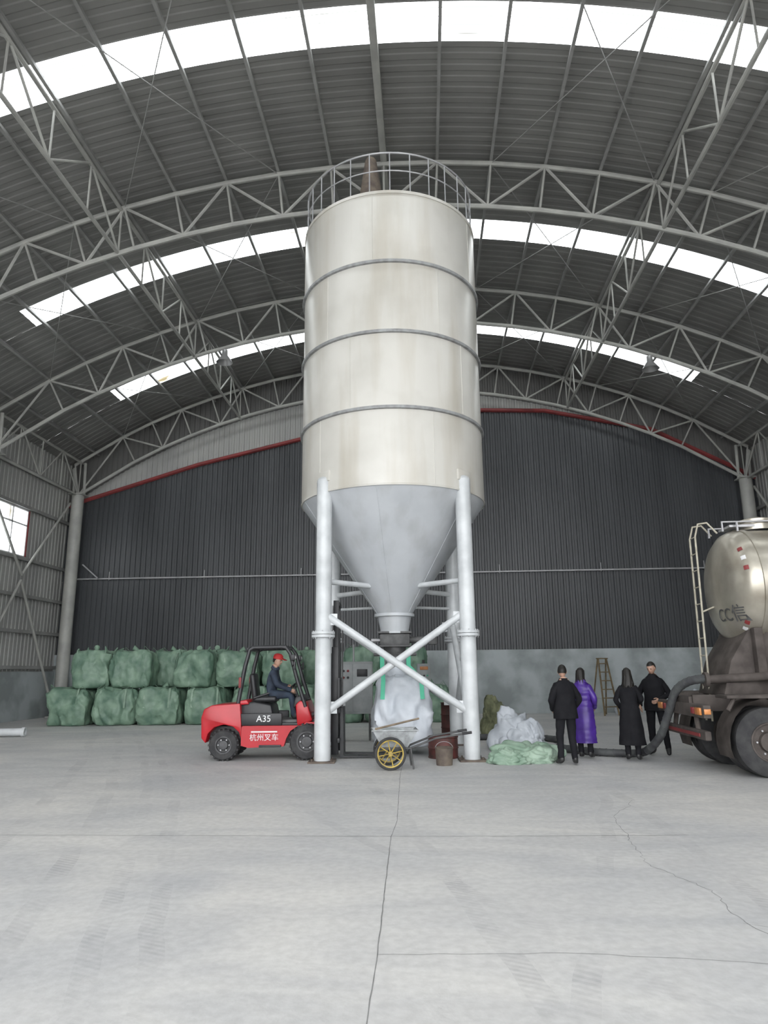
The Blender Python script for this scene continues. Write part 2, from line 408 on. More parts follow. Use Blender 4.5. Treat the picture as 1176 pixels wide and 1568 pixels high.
def side_wall(name,x,inn,wins,zt):
    mb=MB(); ys=prof_steps(Y0,Y1,0.24,0.025)
    def zseg(y):
        for (a,b,z0,z1) in wins:
            if a<=y<b-0.01: return [(1.75,z0),(z1,zt)]
        return [(1.75,zt)]
    for (ya,oa),(yb,ob) in zip(ys,ys[1:]):
        for z0,z1 in zseg((ya+yb)/2):
            mb.add([(x+inn*oa,ya,z0),(x+inn*ob,yb,z0),(x+inn*ob,yb,z1),(x+inn*oa,ya,z1)],[[0,1,2,3]],M_light)
    mb.box((x,(Y0+Y1)/2,0.875),(0.2,Y1-Y0,1.75),M_dado,0.01)
    mb.finish(name)
    mb=MB(); xi=x+inn*0.12
    for z in (1.9,3.2,4.5,5.85,7.8,9.2): mb.box((xi,(Y0+Y1)/2,z),(0.1,Y1-Y0-0.1,0.12),M_purlin)
    for i in range(len(archY)-1):
        ya,yb=archY[i],archY[i+1]; xb=x+inn*0.35
        mb.tube((xb,ya,8.6),(xb,(ya+yb)/2,5.2),0.05,M_truss,8); mb.tube((xb,yb,8.6),(xb,(ya+yb)/2,5.2),0.05,M_truss,8)
        mb.tube((xb,ya,0.4),(xb,(ya+yb)/2,5.0),0.05,M_truss,8); mb.tube((xb,yb,0.4),(xb,(ya+yb)/2,5.0),0.05,M_truss,8)
    mb.finish('wall_girts')
WL=[(21.96,24.84,5.95,7.7),(15.96,18.84,5.95,7.7),(9.96,12.84,5.95,7.7)]  # only the first is in view; the rest are added for consistent side light
side_wall('wall_left',XL,1,WL,10.45)
side_wall('wall_right',XR,-1,[],10.45)
for i,(a,b,z0,z1) in enumerate(WL):
    mb=MB(); x=XL+0.02
    for z in (z0,(z0+z1)/2+0.3,z1): mb.box((x,(a+b)/2,z),(0.1,b-a+0.06,0.06),M_lettering)
    for j in range(4): mb.box((x,a+(b-a)*j/3,(z0+z1)/2),(0.1,0.06,z1-z0),M_lettering)
    mb.box((XL+0.03,b+0.05,(z0+z1)/2),(0.12,0.06,z1-z0),M_red)
    mb.add([(x,a,z0),(x,b,z0),(x,b,z1),(x,a,z1)],[[0,1,2,3]],M_sky)
    mb.finish('window_%d'%(i+6))

mb=MB()
mb.add([(XL-0.1,Y0,0),(XR+0.1,Y0,0),(XR+0.1,Y1+0.1,0),(XL-0.1,Y1+0.1,0)],[[0,1,2,3]],M_floor)
def ribbon(pts,w,seed,jit=0.03,step=0.12):
    random.seed(seed); P=[]
    for a,b in zip(pts,pts[1:]):
        a=Vector((a[0],a[1],0)); b=Vector((b[0],b[1],0)); n=max(1,int((b-a).length/step))
        for i in range(n): P.append(a.lerp(b,i/n)+Vector((random.uniform(-jit,jit),random.uniform(-jit,jit),0)))
    P.append(b); vs=[];fs=[]
    for i,p in enumerate(P):
        t=(P[min(i+1,len(P)-1)]-P[max(i-1,0)]).normalized(); q=Vector((-t.y,t.x,0)); ww=w*random.uniform(0.6,1.2)
        vs+=[p+q*ww+Vector((0,0,0.0015)),p-q*ww+Vector((0,0,0.0015))]
    for i in range(len(P)-1): fs.append([2*i,2*i+1,2*i+3,2*i+2])
    mb.add(vs,fs,M_crack)
ribbon([(-0.31,-2),(-0.33,4.5),(-0.40,7.6),(-0.37,8.3),(-0.47,12),(-0.47,27)],0.004,1,0.003)
ribbon([(-13,7.55),(-4,7.62),(0,7.62),(2.6,7.7)],0.004,2,0.004)
ribbon([(-0.33,4.6),(0.9,4.66),(2.2,4.5)],0.0018,3,0.01)
ribbon([(-13,12.2),(13,12.6)],0.003,4,0.004); ribbon([(-13,17.2),(13,17.4)],0.003,5,0.004)
ribbon([(1.97,7.6),(1.86,6.6),(2.12,5.9),(2.05,5.2),(2.2,4.7),(2.1,4.1)],0.0024,6,0.02,0.06)
ribbon([(2.05,5.2),(2.6,4.9),(3.2,4.9)],0.0020,7,0.02,0.06)
ribbon([(2.6,9.6),(2.1,8.6),(1.97,7.6)],0.0025,8,0.03)
mb.finish('floor')
mb=MB(); mb.add([(-60,-60,-0.02),(60,-60,-0.02),(60,Y0,-0.02),(-60,Y0,-0.02)],[[0,1,2,3]],M_floor); mb.finish('ground_outside')  # unseen ground plane, added to bounce daylight in through the open end

for (x,z) in ((-6.6,12.1),(7.5,11.55)):
    mb=MB(); zc=CZ+sqrt(RB*RB-(x-CX)**2)
    zl=min(z,zc-0.55)
    mb.tube((0,0,0.42),(0,0,zc-zl-0.07),0.015,M_darksteel,6)
    mb.lathe([(0.0,0.45),(0.09,0.45),(0.1,0.25),(0.14,0.2),(0.26,0.02),(0.28,0.0),(0.27,0.0),(0.13,0.18),(0,0.18)],M_lampal,24)
    mb.finish('high_bay_lamp',(x,21.4,zl))

# ------------------------------------------------------------------ silo
mb=MB(); R=2.02; ZB=5.2; ZT=11.70
mb.lathe([(R,ZB-0.02),(R,ZT),(R-0.02,ZT+0.03),(0.4,ZT+0.22),(0,ZT+0.22)],M_silo,96)
for z in (6.77,8.42,10.02):
    mb.lathe([(R,z-0.035),(R+0.05,z-0.03),(R+0.055,z+0.0),(R+0.05,z+0.03),(R,z+0.035)],M_band,96)
    mb.lathe([(R,z+0.03),(R+0.03,z+0.034),(R+0.03,z+0.06),(R,z+0.064)],M_silo,96)
mb.lathe([(R,ZT-0.05),(R+0.02,ZT-0.05),(R+0.02,ZT+0.02),(R-0.02,ZT+0.03)],M_silo,96)
random.seed(3)
for (z0,z1,offs) in ((5.2,6.74,0.1),(6.83,8.39,0.5),(8.48,9.99,0.2),(10.08,11.68,0.75)):
    for k in range(5):
        a=offs+k*2*pi/5; mb.tube((R*cos(a),R*sin(a),z0),(R*cos(a),R*sin(a),z1),0.009,M_silo,5)
def cone_r(z): return 0.36+(R-0.36)*(z-2.8)/(ZB-2.8)
mb.lathe([(R,ZB),(cone_r(4.2),4.2),(cone_r(3.2),3.2),(0.36,2.8)],M_silo2,72)
mb.lathe([(R-0.01,ZB+0.02),(R+0.012,ZB),(R+0.005,ZB-0.03),(R-0.03,ZB-0.02)],M_silo,72)
for k in range(6):
    a=0.35+k*pi/3; mb.tube((R*cos(a),R*sin(a),ZB),(0.36*cos(a),0.36*sin(a),2.8),0.007,M_silo2,5)
mb.lathe([(0.36,2.83),(0.43,2.83),(0.43,2.77),(0.36,2.77),(0.30,2.46),(0.36,2.46),(0.36,2.41),(0,2.41)],M_silo2,40)
mb.box((0,0,2.28),(0.62,0.6,0.24),M_darksteel,0.015); mb.box((0.0,0,2.43),(0.7,0.68,0.04),M_darksteel)
mb.box((0,0,2.15),(0.66,0.64,0.03),M_darksteel)
mb.lathe([(0.24,2.14),(0.22,1.98),(0.26,1.96),(0.26,1.9),(0,1.9)],M_darksteel,24)
mb.tube((0.3,-0.05,2.28),(0.75,-0.05,2.28),0.07,M_darksteel,12); mb.box((0.8,-0.05,2.3),(0.2,0.22,0.24),M_darksteel,0.02)
mb.tube((-0.3,0,2.28),(-0.5,0,2.28),0.04,M_galv,10)
for sx in (-1,1):
    for sy in (-1,1):
        x,y=1.40*sx,1.40*sy
        mb.tube((x,y,0.02),(x,y,5.42),0.155,M_leg,24)
        mb.lathe([(0.155,0),(0.13,0.05),(0.06,0.085),(0,0.095)],M_leg,24,T(x,y,5.42))
        mb.box((x,y,0.015),(0.5,0.5,0.03),M_rust,0.004)
        for k in range(4):
            a=pi/4+k*pi/2; mb.tube((x+0.25*cos(a),y+0.25*sin(a),0.0),(x+0.25*cos(a),y+0.25*sin(a),0.07),0.015,M_rust,6)
        for z in (2.31,2.37): mb.lathe([(0.155,-0.025),(0.225,-0.025),(0.225,0.025),(0.155,0.025)],M_leg,24,T(x,y,z))
        for k in range(8):
            a=k*pi/4; mb.tube((x+0.195*cos(a),y+0.195*sin(a),2.26),(x+0.195*cos(a),y+0.195*sin(a),2.42),0.010,M_galv,6)
        a=math.atan2(y,x); rot=Matrix.Rotation(a,4,'Z')
        mb.box((2.0*cos(a),2.0*sin(a),5.5),(0.09,0.40,0.22),M_silo,0.02,rot=rot)
        zc=3.38; rc=cone_r(zc)-0.02
        mb.tube((x,y,zc),(rc*cos(a),rc*sin(a),zc),0.055,M_leg,12)
        if sy>0: mb.tube((x,y,3.05),(cone_r(3.0)*cos(a),cone_r(3.0)*sin(a),3.0),0.03,M_leg,8)
def brace(p,q,r=0.07):
    p=Vector(p); q=Vector(q); mb.tube(p,q,r,M_leg,12)
    d=(q-p).normalized()
    for e,s in ((p,1),(q,-1)):
        c=e+d*s*0.22; hd=Vector((d.x,d.y,0)).normalized(); rot=Matrix.Rotation(math.atan2(hd.y,hd.x),4,'Z')
        mb.box((c.x,c.y,c.z),(0.18,0.03,0.22),M_leg,0.004,rot=rot)
brace((-1.40,-1.44,2.75),(1.40,-1.44,0.85)); brace((-1.40,-1.36,0.85),(1.40,-1.36,2.78))
brace((-1.40,1.44,2.75),(1.40,1.44,0.85)); brace((-1.40,1.36,0.85),(1.40,1.36,2.75))
brace((1.44,-1.40,2.75),(1.44,1.40,0.85)); brace((1.36,-1.40,0.85),(1.36,1.40,2.75))
for z,r in ((ZT+1.0,0.022),(ZT+0.55,0.016)):
    mb.torus(1.98,r,M_galv,T(0,0,z),64,6)
for k in range(28):
    a=2*pi*k/28; mb.tube((1.98*cos(a),1.98*sin(a),ZT),(1.98*cos(a),1.98*sin(a),ZT+1.0),0.014,M_galv,6)
mb.lathe([(0.30,ZT+0.1),(0.28,ZT+0.3),(0.13,ZT+1.35),(0.10,ZT+1.4),(0,ZT+1.4)],M_rust,16,T(-0.42,-1.3,0))
mb.lathe([(0.4,ZT+0.15),(0.4,ZT+0.9),(0.3,ZT+1.0),(0,ZT+1.05)],M_silo,24,T(0.6,0.9,0))
mb.poly([(1.42,1.58,0.9),(1.42,1.58,ZT+0.3),(1.2,1.3,ZT+0.7),(0.9,1.1,ZT+0.7),(0.75,1.0,ZT+0.2)],0.055,M_galv,12)
for z in (5.6,7.2,9,11): mb.tube((1.3,1.45,z),(1.42,1.58,z),0.02,M_galv,6)
for sx in (-0.22,0.22): mb.tube((sx,2.22,0.0),(sx,2.22,ZT+1.0),0.022,M_galv,6)
for k in range(42): mb.tube((-0.22,2.22,0.3+k*0.3),(0.22,2.22,0.3+k*0.3),0.012,M_galv,5)
for z in (5.6,7.2,9,11): mb.tube((0.2,2.0,z),(0.2,2.22,z),0.015,M_galv,5); mb.tube((-0.2,2.0,z),(-0.2,2.22,z),0.015,M_galv,5)
for sx in (-0.27,0.27): mb.tube((sx,-0.55,1.98),(sx,0.5,1.98),0.03,M_darksteel,8)
for sy in (-0.2,0.2): mb.tube((-0.45,sy,1.98),(0.45,sy,1.98),0.03,M_darksteel,8)
mb.finish('silo', site(0.20,15.0), PSI)

# ------------------------------------------------------------------ bags
def bag_mesh(mb,w,d,h,mat,seed,n=22,bulge=0.07,wr=0.035,z0=0.0,taper=0.0,e=6.0):
    b=bmesh.new(); bmesh.ops.create_cube(b,size=2.0)
    bmesh.ops.subdivide_edges(b,edges=b.edges[:],cuts=n,use_grid_fill=True)
    sd=Vector((seed*3.1,seed*1.7,seed*0.9))
    for v in b.verts:
        p=v.co; k=(abs(p.x)**e+abs(p.y)**e+abs(p.z)**e)**(1/e); q=p/k
        lat=1+bulge*cos(q.z*pi/2)-0.05*max(0,q.z)
        if taper: lat*=1-taper*max(0,q.z-0.2)**1.2
        x=q.x*w/2*lat; y=q.y*d/2*lat; z=(q.z+1)*h/2
        wp=Vector((noise.noise(Vector((x,y,z))*1.5+sd),noise.noise(Vector((y,z,x))*1.5+sd),noise.noise(Vector((z,x,y))*1.5+sd)))*0.25
        P=Vector((x,y,z))+wp
        r1=0.25-abs(noise.noise(Vector((P.x*3.0,P.y*3.0,P.z*1.5))+sd*2))
        r2=0.25-abs(noise.noise(Vector((P.x*6.5,P.y*6.5,P.z*3.5))+sd*3))
        nn=noise.noise(Vector((x*1.8,y*1.8,z*1.4))+sd)*wr*2.4+r1*wr*3.2+r2*wr*1.9
        o=Vector((q.x,q.y,q.z*0.8)); v.co=Vector((x,y,z))+o*nn
        if q.z<-0.6: v.co.z*= max(0.0,(q.z+1)/0.4)
        v.co.z=max(v.co.z,0.0)+z0
    mb.bm(b,mat)
def loops(mb,w,d,h,mat,seed,hh=0.22):
    random.seed(seed)
    for sx in (-1,1):
        for sy in (-1,1):
            x=sx*w*0.36; y=sy*d*0.36; t=random.uniform(-0.12,0.12)
            mb.poly([(x-0.12,y,h-0.14),(x-0.10,y,h+0.03),(x+t,y+t,h+hh*random.uniform(0.3,0.9)),(x+0.10,y,h+0.03),(x+0.12,y,h-0.14)],0.022,mat,6,flat=0.4)
def new_variant(seed):
    mb=MB(); bag_mesh(mb,1.26,1.26,1.17,M_green,seed,wr=0.040); loops(mb,1.3,1.3,1.13,M_green,seed)
    for sx in (-1,1): mb.poly([(sx*0.40,-0.69,0.55),(sx*0.41,-0.68,0.85),(sx*0.40,-0.60,1.10),(sx*0.36,-0.48,1.16)],0.035,M_greenL,6,flat=0.2,up=(0,1,0))
    mb.poly([(0.05,0,1.1),(0.0,0.02,1.22),(0.12,0.05,1.28)],[0.14,0.06,0.1],M_green,8)
    return mb
gb=[(-10.4,23.9),(-8.92,23.95),(-7.42,23.9),(-5.92,23.9),(-4.4,24.0),(-2.95,23.9),(-1.45,24.0),(-0.0,23.9),(1.45,24.0)]
gt=[(-9.85,24.1),(-8.5,24.15),(-6.35,24.05),(-4.95,24.2),(-3.5,24.1),(-0.75,24.1),(0.75,24.1)]
gback=[(-9.6,25.5),(-8.1,25.55),(-6.6,25.5),(-5.1,25.5),(-3.6,25.5)]
gbt=[(-7.6,25.5),(-6.1,25.5),(-4.3,25.5),(-2.8,25.5)]
meshes=[]
cnt=0
random.seed(21)
jits=[(random.uniform(-0.07,0.07),random.uniform(0.95,1.06)) for _ in range(40)]
def put_bag(X,Y,z):
    global cnt
    if cnt<6:
        ob=new_variant(cnt+1).finish('green_bulk_bag',ang=60); meshes.append(ob.data)
    else:
        ob=bpy.data.objects.new('green_bulk_bag',meshes[(cnt*5+2)%6]); COL.objects.link(ob)
    ob.location=site(X,Y,z); ob.rotation_euler=(0,0,PSI+jits[cnt][0]+(cnt%4)*pi/2*(1 if cnt>=6 else 0))
    if z>0: ob.scale=(0.98,0.98,jits[cnt][1]+0.02)
    cnt+=1
for X,Y in gb: put_bag(X,Y,0)
for X,Y in gt: put_bag(X,Y,1.17)
for X,Y in gback+[(-2.1,25.5)]: put_bag(X,Y,0)
for X,Y in gbt: put_bag(X,Y,1.17)

mb=MB(); bag_mesh(mb,1.12,1.08,1.36,M_white,11,26,0.05,0.035,0.0,0.08,8.0)
mb.lathe([(0.38,1.30),(0.24,1.40),(0.20,1.5),(0.21,1.75)],M_white,20,T(-0.1,0.1,0))
for sx in (-1,1):
    for sy in (-1,1):
        x=-0.13+sx*0.27; 
        mb.poly([(sx*0.40,sy*0.585,0.92),(sx*0.38,sy*0.55,1.30),(x,sy*0.40,1.56),(x,sy*0.30,1.80)],0.05,M_grnstrap,6,flat=0.2,up=(0,1,0))
mb.finish('white_bulk_bag',site(0.33,14.85,0.17),PSI,60)

def heap(name,X,Y,w,d,h,mat,seed,lobes=5,spread=0.33,rotz=0,sc0=0.85):
    mb=MB(); random.seed(seed)
    for k in range(lobes):
        ox=random.uniform(-spread,spread)*w; oy=random.uniform(-spread,spread)*d; sc=random.uniform(0.45,0.7)
        if k==0: ox=oy=0; sc=sc0
        b=bmesh.new(); bmesh.ops.create_icosphere(b,subdivisions=5,radius=1)
        sd=Vector((seed+k*7.7,k*3.3,seed*0.5))
        for v in b.verts:
            p=v.co.copy()
            wv=Vector((noise.noise(p*1.0+sd),noise.noise(p*1.0+sd*2),noise.noise(p*1.0+sd*3)))*0.7
            p2=p+wv
            r=1+0.30*noise.noise(p*1.1+sd)+0.45*(abs(noise.noise(p2*1.5+sd))-0.2)+0.25*(abs(noise.noise(p2*3.0+sd*2))-0.2)
            q=Vector((p.x*w/2*sc,p.y*d/2*sc,p.z*h*sc*0.95))*r
            q.z=max(q.z+0.12*h,0.0); v.co=q+Vector((ox,oy,0))
        mb.bm(b,mat)
    return mb.finish(name,site(X,Y),PSI+rotz,80)
heap('green_sack_heap',2.48,13.38,1.25,0.8,0.38,M_greenL,4,7)
heap('white_sack_heap',2.72,15.5,1.15,1.1,0.80,M_white,9,6,0.28)
heap('olive_sack_heap',2.75,18.2,0.8,0.8,1.0,M_olive,13,4,0.2)
heap('white_sack_heap',11.2,25.6,1.5,1.1,0.9,M_white,21,5)
heap('white_sack_heap',8.9,26.6,0.7,0.6,0.8,M_white,23,4)

def wheel(mb,c,r,w,mrim,side=-1,tread=0,ri=None,mt=None):
    ri=ri or r*0.56; M=T(*c)@RX90; mt=mt or M_tyre
    mb.lathe([(ri,-w/2),(r*0.9,-w/2),(r*0.98,-w/2+0.03),(r,-w/4),(r,w/4),(r*0.98,w/2-0.03),(r*0.9,w/2),(ri,w/2),(ri,-w/2)],mt,36,M)
    for s in (-1,1):
        mb.lathe([(ri+0.01,s*w/2),(ri-0.02,s*w/2),(ri-0.03,s*(w/2-0.05)),(r*0.30,s*(w/2-0.07)),(r*0.28,s*(w/2-0.01)),(r*0.16,s*(w/2)),(0,s*w/2)],mrim,28,M)
        for k in range(6):
            a=k*pi/3; x=r*0.37*cos(a); y=r*0.37*sin(a)
            mb.tube((c[0]+x,c[1]+s*(w/2-0.07),c[2]+y),(c[0]+x,c[1]+s*(w/2-0.03),c[2]+y),0.015,M_galv,6)
    if tread:
        for k in range(tread):
            a=2*pi*k/tread
            for s in (-1,1):
                mb.box((c[0]+r*0.985*sin(a),c[1]+s*w*0.22,c[2]+r*0.985*cos(a)),(0.035,w*0.46,0.03),mt,0,rot=Matrix.Rotation(a,4,'Y'))

# ------------------------------------------------------------------ forklift
mb=MB()
mb.prism([(0.02,0.42),(0.0,0.80),(0.05,0.96),(0.2,1.03),(0.74,1.06),(0.78,0.62),(0.78,0.40),(0.74,0.52),(0.62,0.63),(0.44,0.67),(0.26,0.62),(0.14,0.50),(0.10,0.33)],-0.57,0.57,M_fred,0.035)
mb.box((0.42,0,0.42),(0.62,0.62,0.42),M_darksteel,0.03)
mb.tube((0.0,0,0.55),(0.0,0,0.62),0.04,M_black,8)
for s in (-1,1):
    mb.prism([(0.78,0.28),(0.78,0.60),(0.80,0.64),(1.95,0.64),(2.02,0.70),(2.38,0.70),(2.45,0.62),(2.42,0.45),(2.36,0.56),(2.2,0.66),(2.04,0.68),(1.86,0.63),(1.72,0.54),(1.64,0.40),(1.60,0.26),(0.92,0.24)],s*0.56,s*0.36,M_fred,0.0,tri=True)
    mb.box((1.15,s*0.50,0.755),(0.80,0.08,0.23),M_black,0.02)
    mb.box((1.34,s*0.55,0.27),(0.42,0.12,0.04),M_black,0.008)
mb.box((1.45,0,0.52),(1.7,0.70,0.44),M_darksteel,0.02)
mb.box((1.62,0,0.66),(0.55,0.98,0.05),M_black,0.01)
mb.prism([(0.70,0.62),(0.72,1.06),(1.0,1.08),(1.32,1.02),(1.40,0.64)],-0.44,0.44,M_black,0.04)
mb.prism([(0.66,1.02),(0.66,1.10),(0.86,1.12),(0.9,1.04)],-0.5,0.5,M_fred,0.02)
mb.prism([(1.84,0.62),(1.80,1.02),(1.88,1.10),(2.02,1.08),(2.14,0.72)],-0.50,0.50,M_fred,0.03)
mb.prism([(1.74,0.95),(1.78,1.16),(1.90,1.20),(2.02,1.10)],-0.40,0.40,M_black,0.03)
mb.box((1.16,0,1.12),(0.46,0.48,0.12),M_black,0.05,seg=3)
mb.box((0.92,0,1.36),(0.11,0.46,0.52),M_black,0.05,rot=Matrix.Rotation(-0.15,4,'Y'),seg=3)
for s in (-1,1): mb.poly([(0.95,s*0.26,1.15),(1.25,s*0.26,1.24)],0.02,M_black,6)
mb.tube((1.86,0.08,1.05),(1.62,0.08,1.30),0.03,M_black,10)
Ms=T(1.61,0.08,1.31)@Matrix.Rotation(-radians(42),4,'Y')
mb.torus(0.165,0.014,M_black,Ms,28,8)
for k in range(3):
    a=k*2*pi/3; mb.tube((0,0,0),(0.16*cos(a),0.16*sin(a),0),0.01,M_black,6,M=Ms)
for k in range(3): mb.tube((1.84,-0.15-0.07*k,1.12),(1.76,-0.15-0.07*k,1.33),0.009,M_black,6); mb.sphere((1.76,-0.15-0.07*k,1.34),0.02,M_black,8)
for s in (-1,1):
    mb.poly([(0.68,s*0.50,1.0),(0.80,s*0.49,1.75),(0.88,s*0.47,2.08),(0.96,s*0.47,2.12)],0.042,M_black,8)
    mb.poly([(2.0,s*0.48,0.98),(1.84,s*0.48,1.45),(1.68,s*0.47,2.0),(1.60,s*0.47,2.11),(1.5,s*0.47,2.13)],0.040,M_black,8)
    mb.tube((0.92,s*0.47,2.12),(1.6,s*0.47,2.13),0.04,M_black,8)
for k in range(8):
    x=0.95+k*0.09; mb.box((x,0,2.13),(0.03,0.94,0.045),M_black)
mb.box((0.86,0,2.09),(0.10,0.94,0.06),M_black,0.01)
for s in (-1,1):
    mb.box((1.74,s*0.52,1.92),(0.09,0.12,0.12),M_black,0.02); mb.lathe([(0.045,0),(0,0.02)],M_lettering,12,T(1.785,s*0.52,1.92)@RY90)
    mb.box((0.72,s*0.53,1.45),(0.05,0.06,0.20),M_red,0.01)
    mb.tube((1.72,s*0.50,1.75),(1.80,s*0.66,1.80),0.01,M_black,6); mb.box((1.80,s*0.68,1.76),(0.03,0.12,0.16),M_black,0.01)
for s in (-1,1):
    wheel(mb,(0.44,s*0.44,0.29),0.285,0.20,M_rim,tread=20)
    wheel(mb,(2.04,s*0.46,0.34),0.335,0.24,M_rim,tread=24)
for s in (-1,1):
    mb.box((2.56,s*0.36,1.10),(0.14,0.09,2.04),M_black,0.008)
    mb.box((2.57,s*0.27,2.0),(0.11,0.08,2.1),M_black,0.008)
    mb.tube((2.50,s*0.20,0.3),(2.50,s*0.20,2.0),0.04,M_darksteel,12); mb.tube((2.50,s*0.20,2.0),(2.50,s*0.20,2.95),0.025,M_galv,12)
    mb.box((2.68,s*0.10,1.5),(0.02,0.03,2.4),M_darksteel)
    mb.prism([(2.66,0.02),(2.66,0.95),(2.72,0.95),(2.73,0.06),(3.72,0.035),(3.72,0.02)],s*0.27-0.06,s*0.27+0.06,M_black,0.0,tri=True)
    mb.poly([(1.95,s*0.3,0.75),(2.52,s*0.36,1.0)],0.035,M_darksteel,10)
for z in (0.25,2.05): mb.box((2.54,0,z),(0.10,0.78,0.10),M_black,0.01)
for z in (1.1,2.98): mb.box((2.60,0,z),(0.08,0.6,0.09),M_black,0.01)
for z in (0.35,0.9): mb.box((2.64,0,z),(0.05,1.06,0.09),M_black,0.008)
for y in (-0.5,-0.25,0,0.25,0.5): mb.box((2.64,y,1.2),(0.03,0.03,0.6),M_black)
mb.box((2.64,0,1.5),(0.04,1.04,0.04),M_black)
mb.text('A35',0.17,M_lettering,T(1.20,-0.545,0.765)@RX90)
mb.text('杭州叉车',0.14,M_lettering,T(1.22,-0.566,0.42)@RX90)
mb.box((1.22,-0.563,0.53),(0.5,0.006,0.025),M_lettering)
mb.finish('forklift',site(-3.56,14.42),PSI)

# ------------------------------------------------------------------ people
def skin_mesh(nodes,edges,root,sub=2):
    names=list(nodes); idx={n:i for i,n in enumerate(names)}
    me=bpy.data.meshes.new('sk'); me.from_pydata([nodes[n][0] for n in names],[(idx[a],idx[b]) for a,b in edges],[])
    ob=bpy.data.objects.new('sk',me); COL.objects.link(ob)
    sm=ob.modifiers.new('skin','SKIN'); sm.use_smooth_shade=True
    if not me.skin_vertices:
        b=bmesh.new(); b.from_mesh(me); b.verts.layers.skin.verify(); b.to_mesh(me); b.free()
    for n,i in idx.items():
        sv=me.skin_vertices[0].data[i]; sv.radius=(nodes[n][1]*1.12,nodes[n][2]*1.12); sv.use_root=(n==root)
    ss=ob.modifiers.new('sub','SUBSURF'); ss.levels=sub; ss.render_levels=sub
    dg=bpy.context.evaluated_depsgraph_get(); m2=bpy.data.meshes.new_from_object(ob.evaluated_get(dg))
    vs=[v.co.copy() for v in m2.vertices]; fs=[list(p.vertices) for p in m2.polygons]
    bpy.data.objects.remove(ob); bpy.data.meshes.remove(m2)
    return vs,fs
def segdist(p,a,b):
    ab=b-a; t=max(0,min(1,(p-a).dot(ab)/max(ab.length_squared,1e-9))); return (p-(a+ab*t)).length
def hand(mb,w,d,inn,k,mat):
    d=d.normalized(); side=(inn-d*inn.dot(d)).normalized(); nrm=d.cross(side)
    M=Matrix((( side.x,nrm.x,d.x,w.x),(side.y,nrm.y,d.y,w.y),(side.z,nrm.z,d.z,w.z),(0,0,0,1)))
    mb.poly([(0,0,-0.02),(0,0,0.02),(0,0,0.06),(0,0,0.09)],[0.024*k,0.034*k,0.042*k,0.036*k],mat,10,flat=1.0,M=M@Matrix.Diagonal((0.5,1,1,1)))
    for i,(o,l) in enumerate(((-0.030,0.070),(-0.010,0.080),(0.010,0.074),(0.029,0.058))):
        o*=k;l*=k
        mb.poly([(0,o,0.075*k),(0.006,o*1.05,0.09*k+l*0.35),(0.020,o*1.05,0.09*k+l*0.68),(0.040,o,0.085*k+l*0.92)],[0.0095*k,0.009*k,0.0082*k,0.0065*k],mat,8,M=M)
    mb.poly([(0.005,-0.025*k,0.02*k),(0.018,-0.048*k,0.045*k),(0.03,-0.055*k,0.075*k),(0.038,-0.05*k,0.095*k)],[0.013*k,0.011*k,0.010*k,0.008*k],mat,8,M=M)
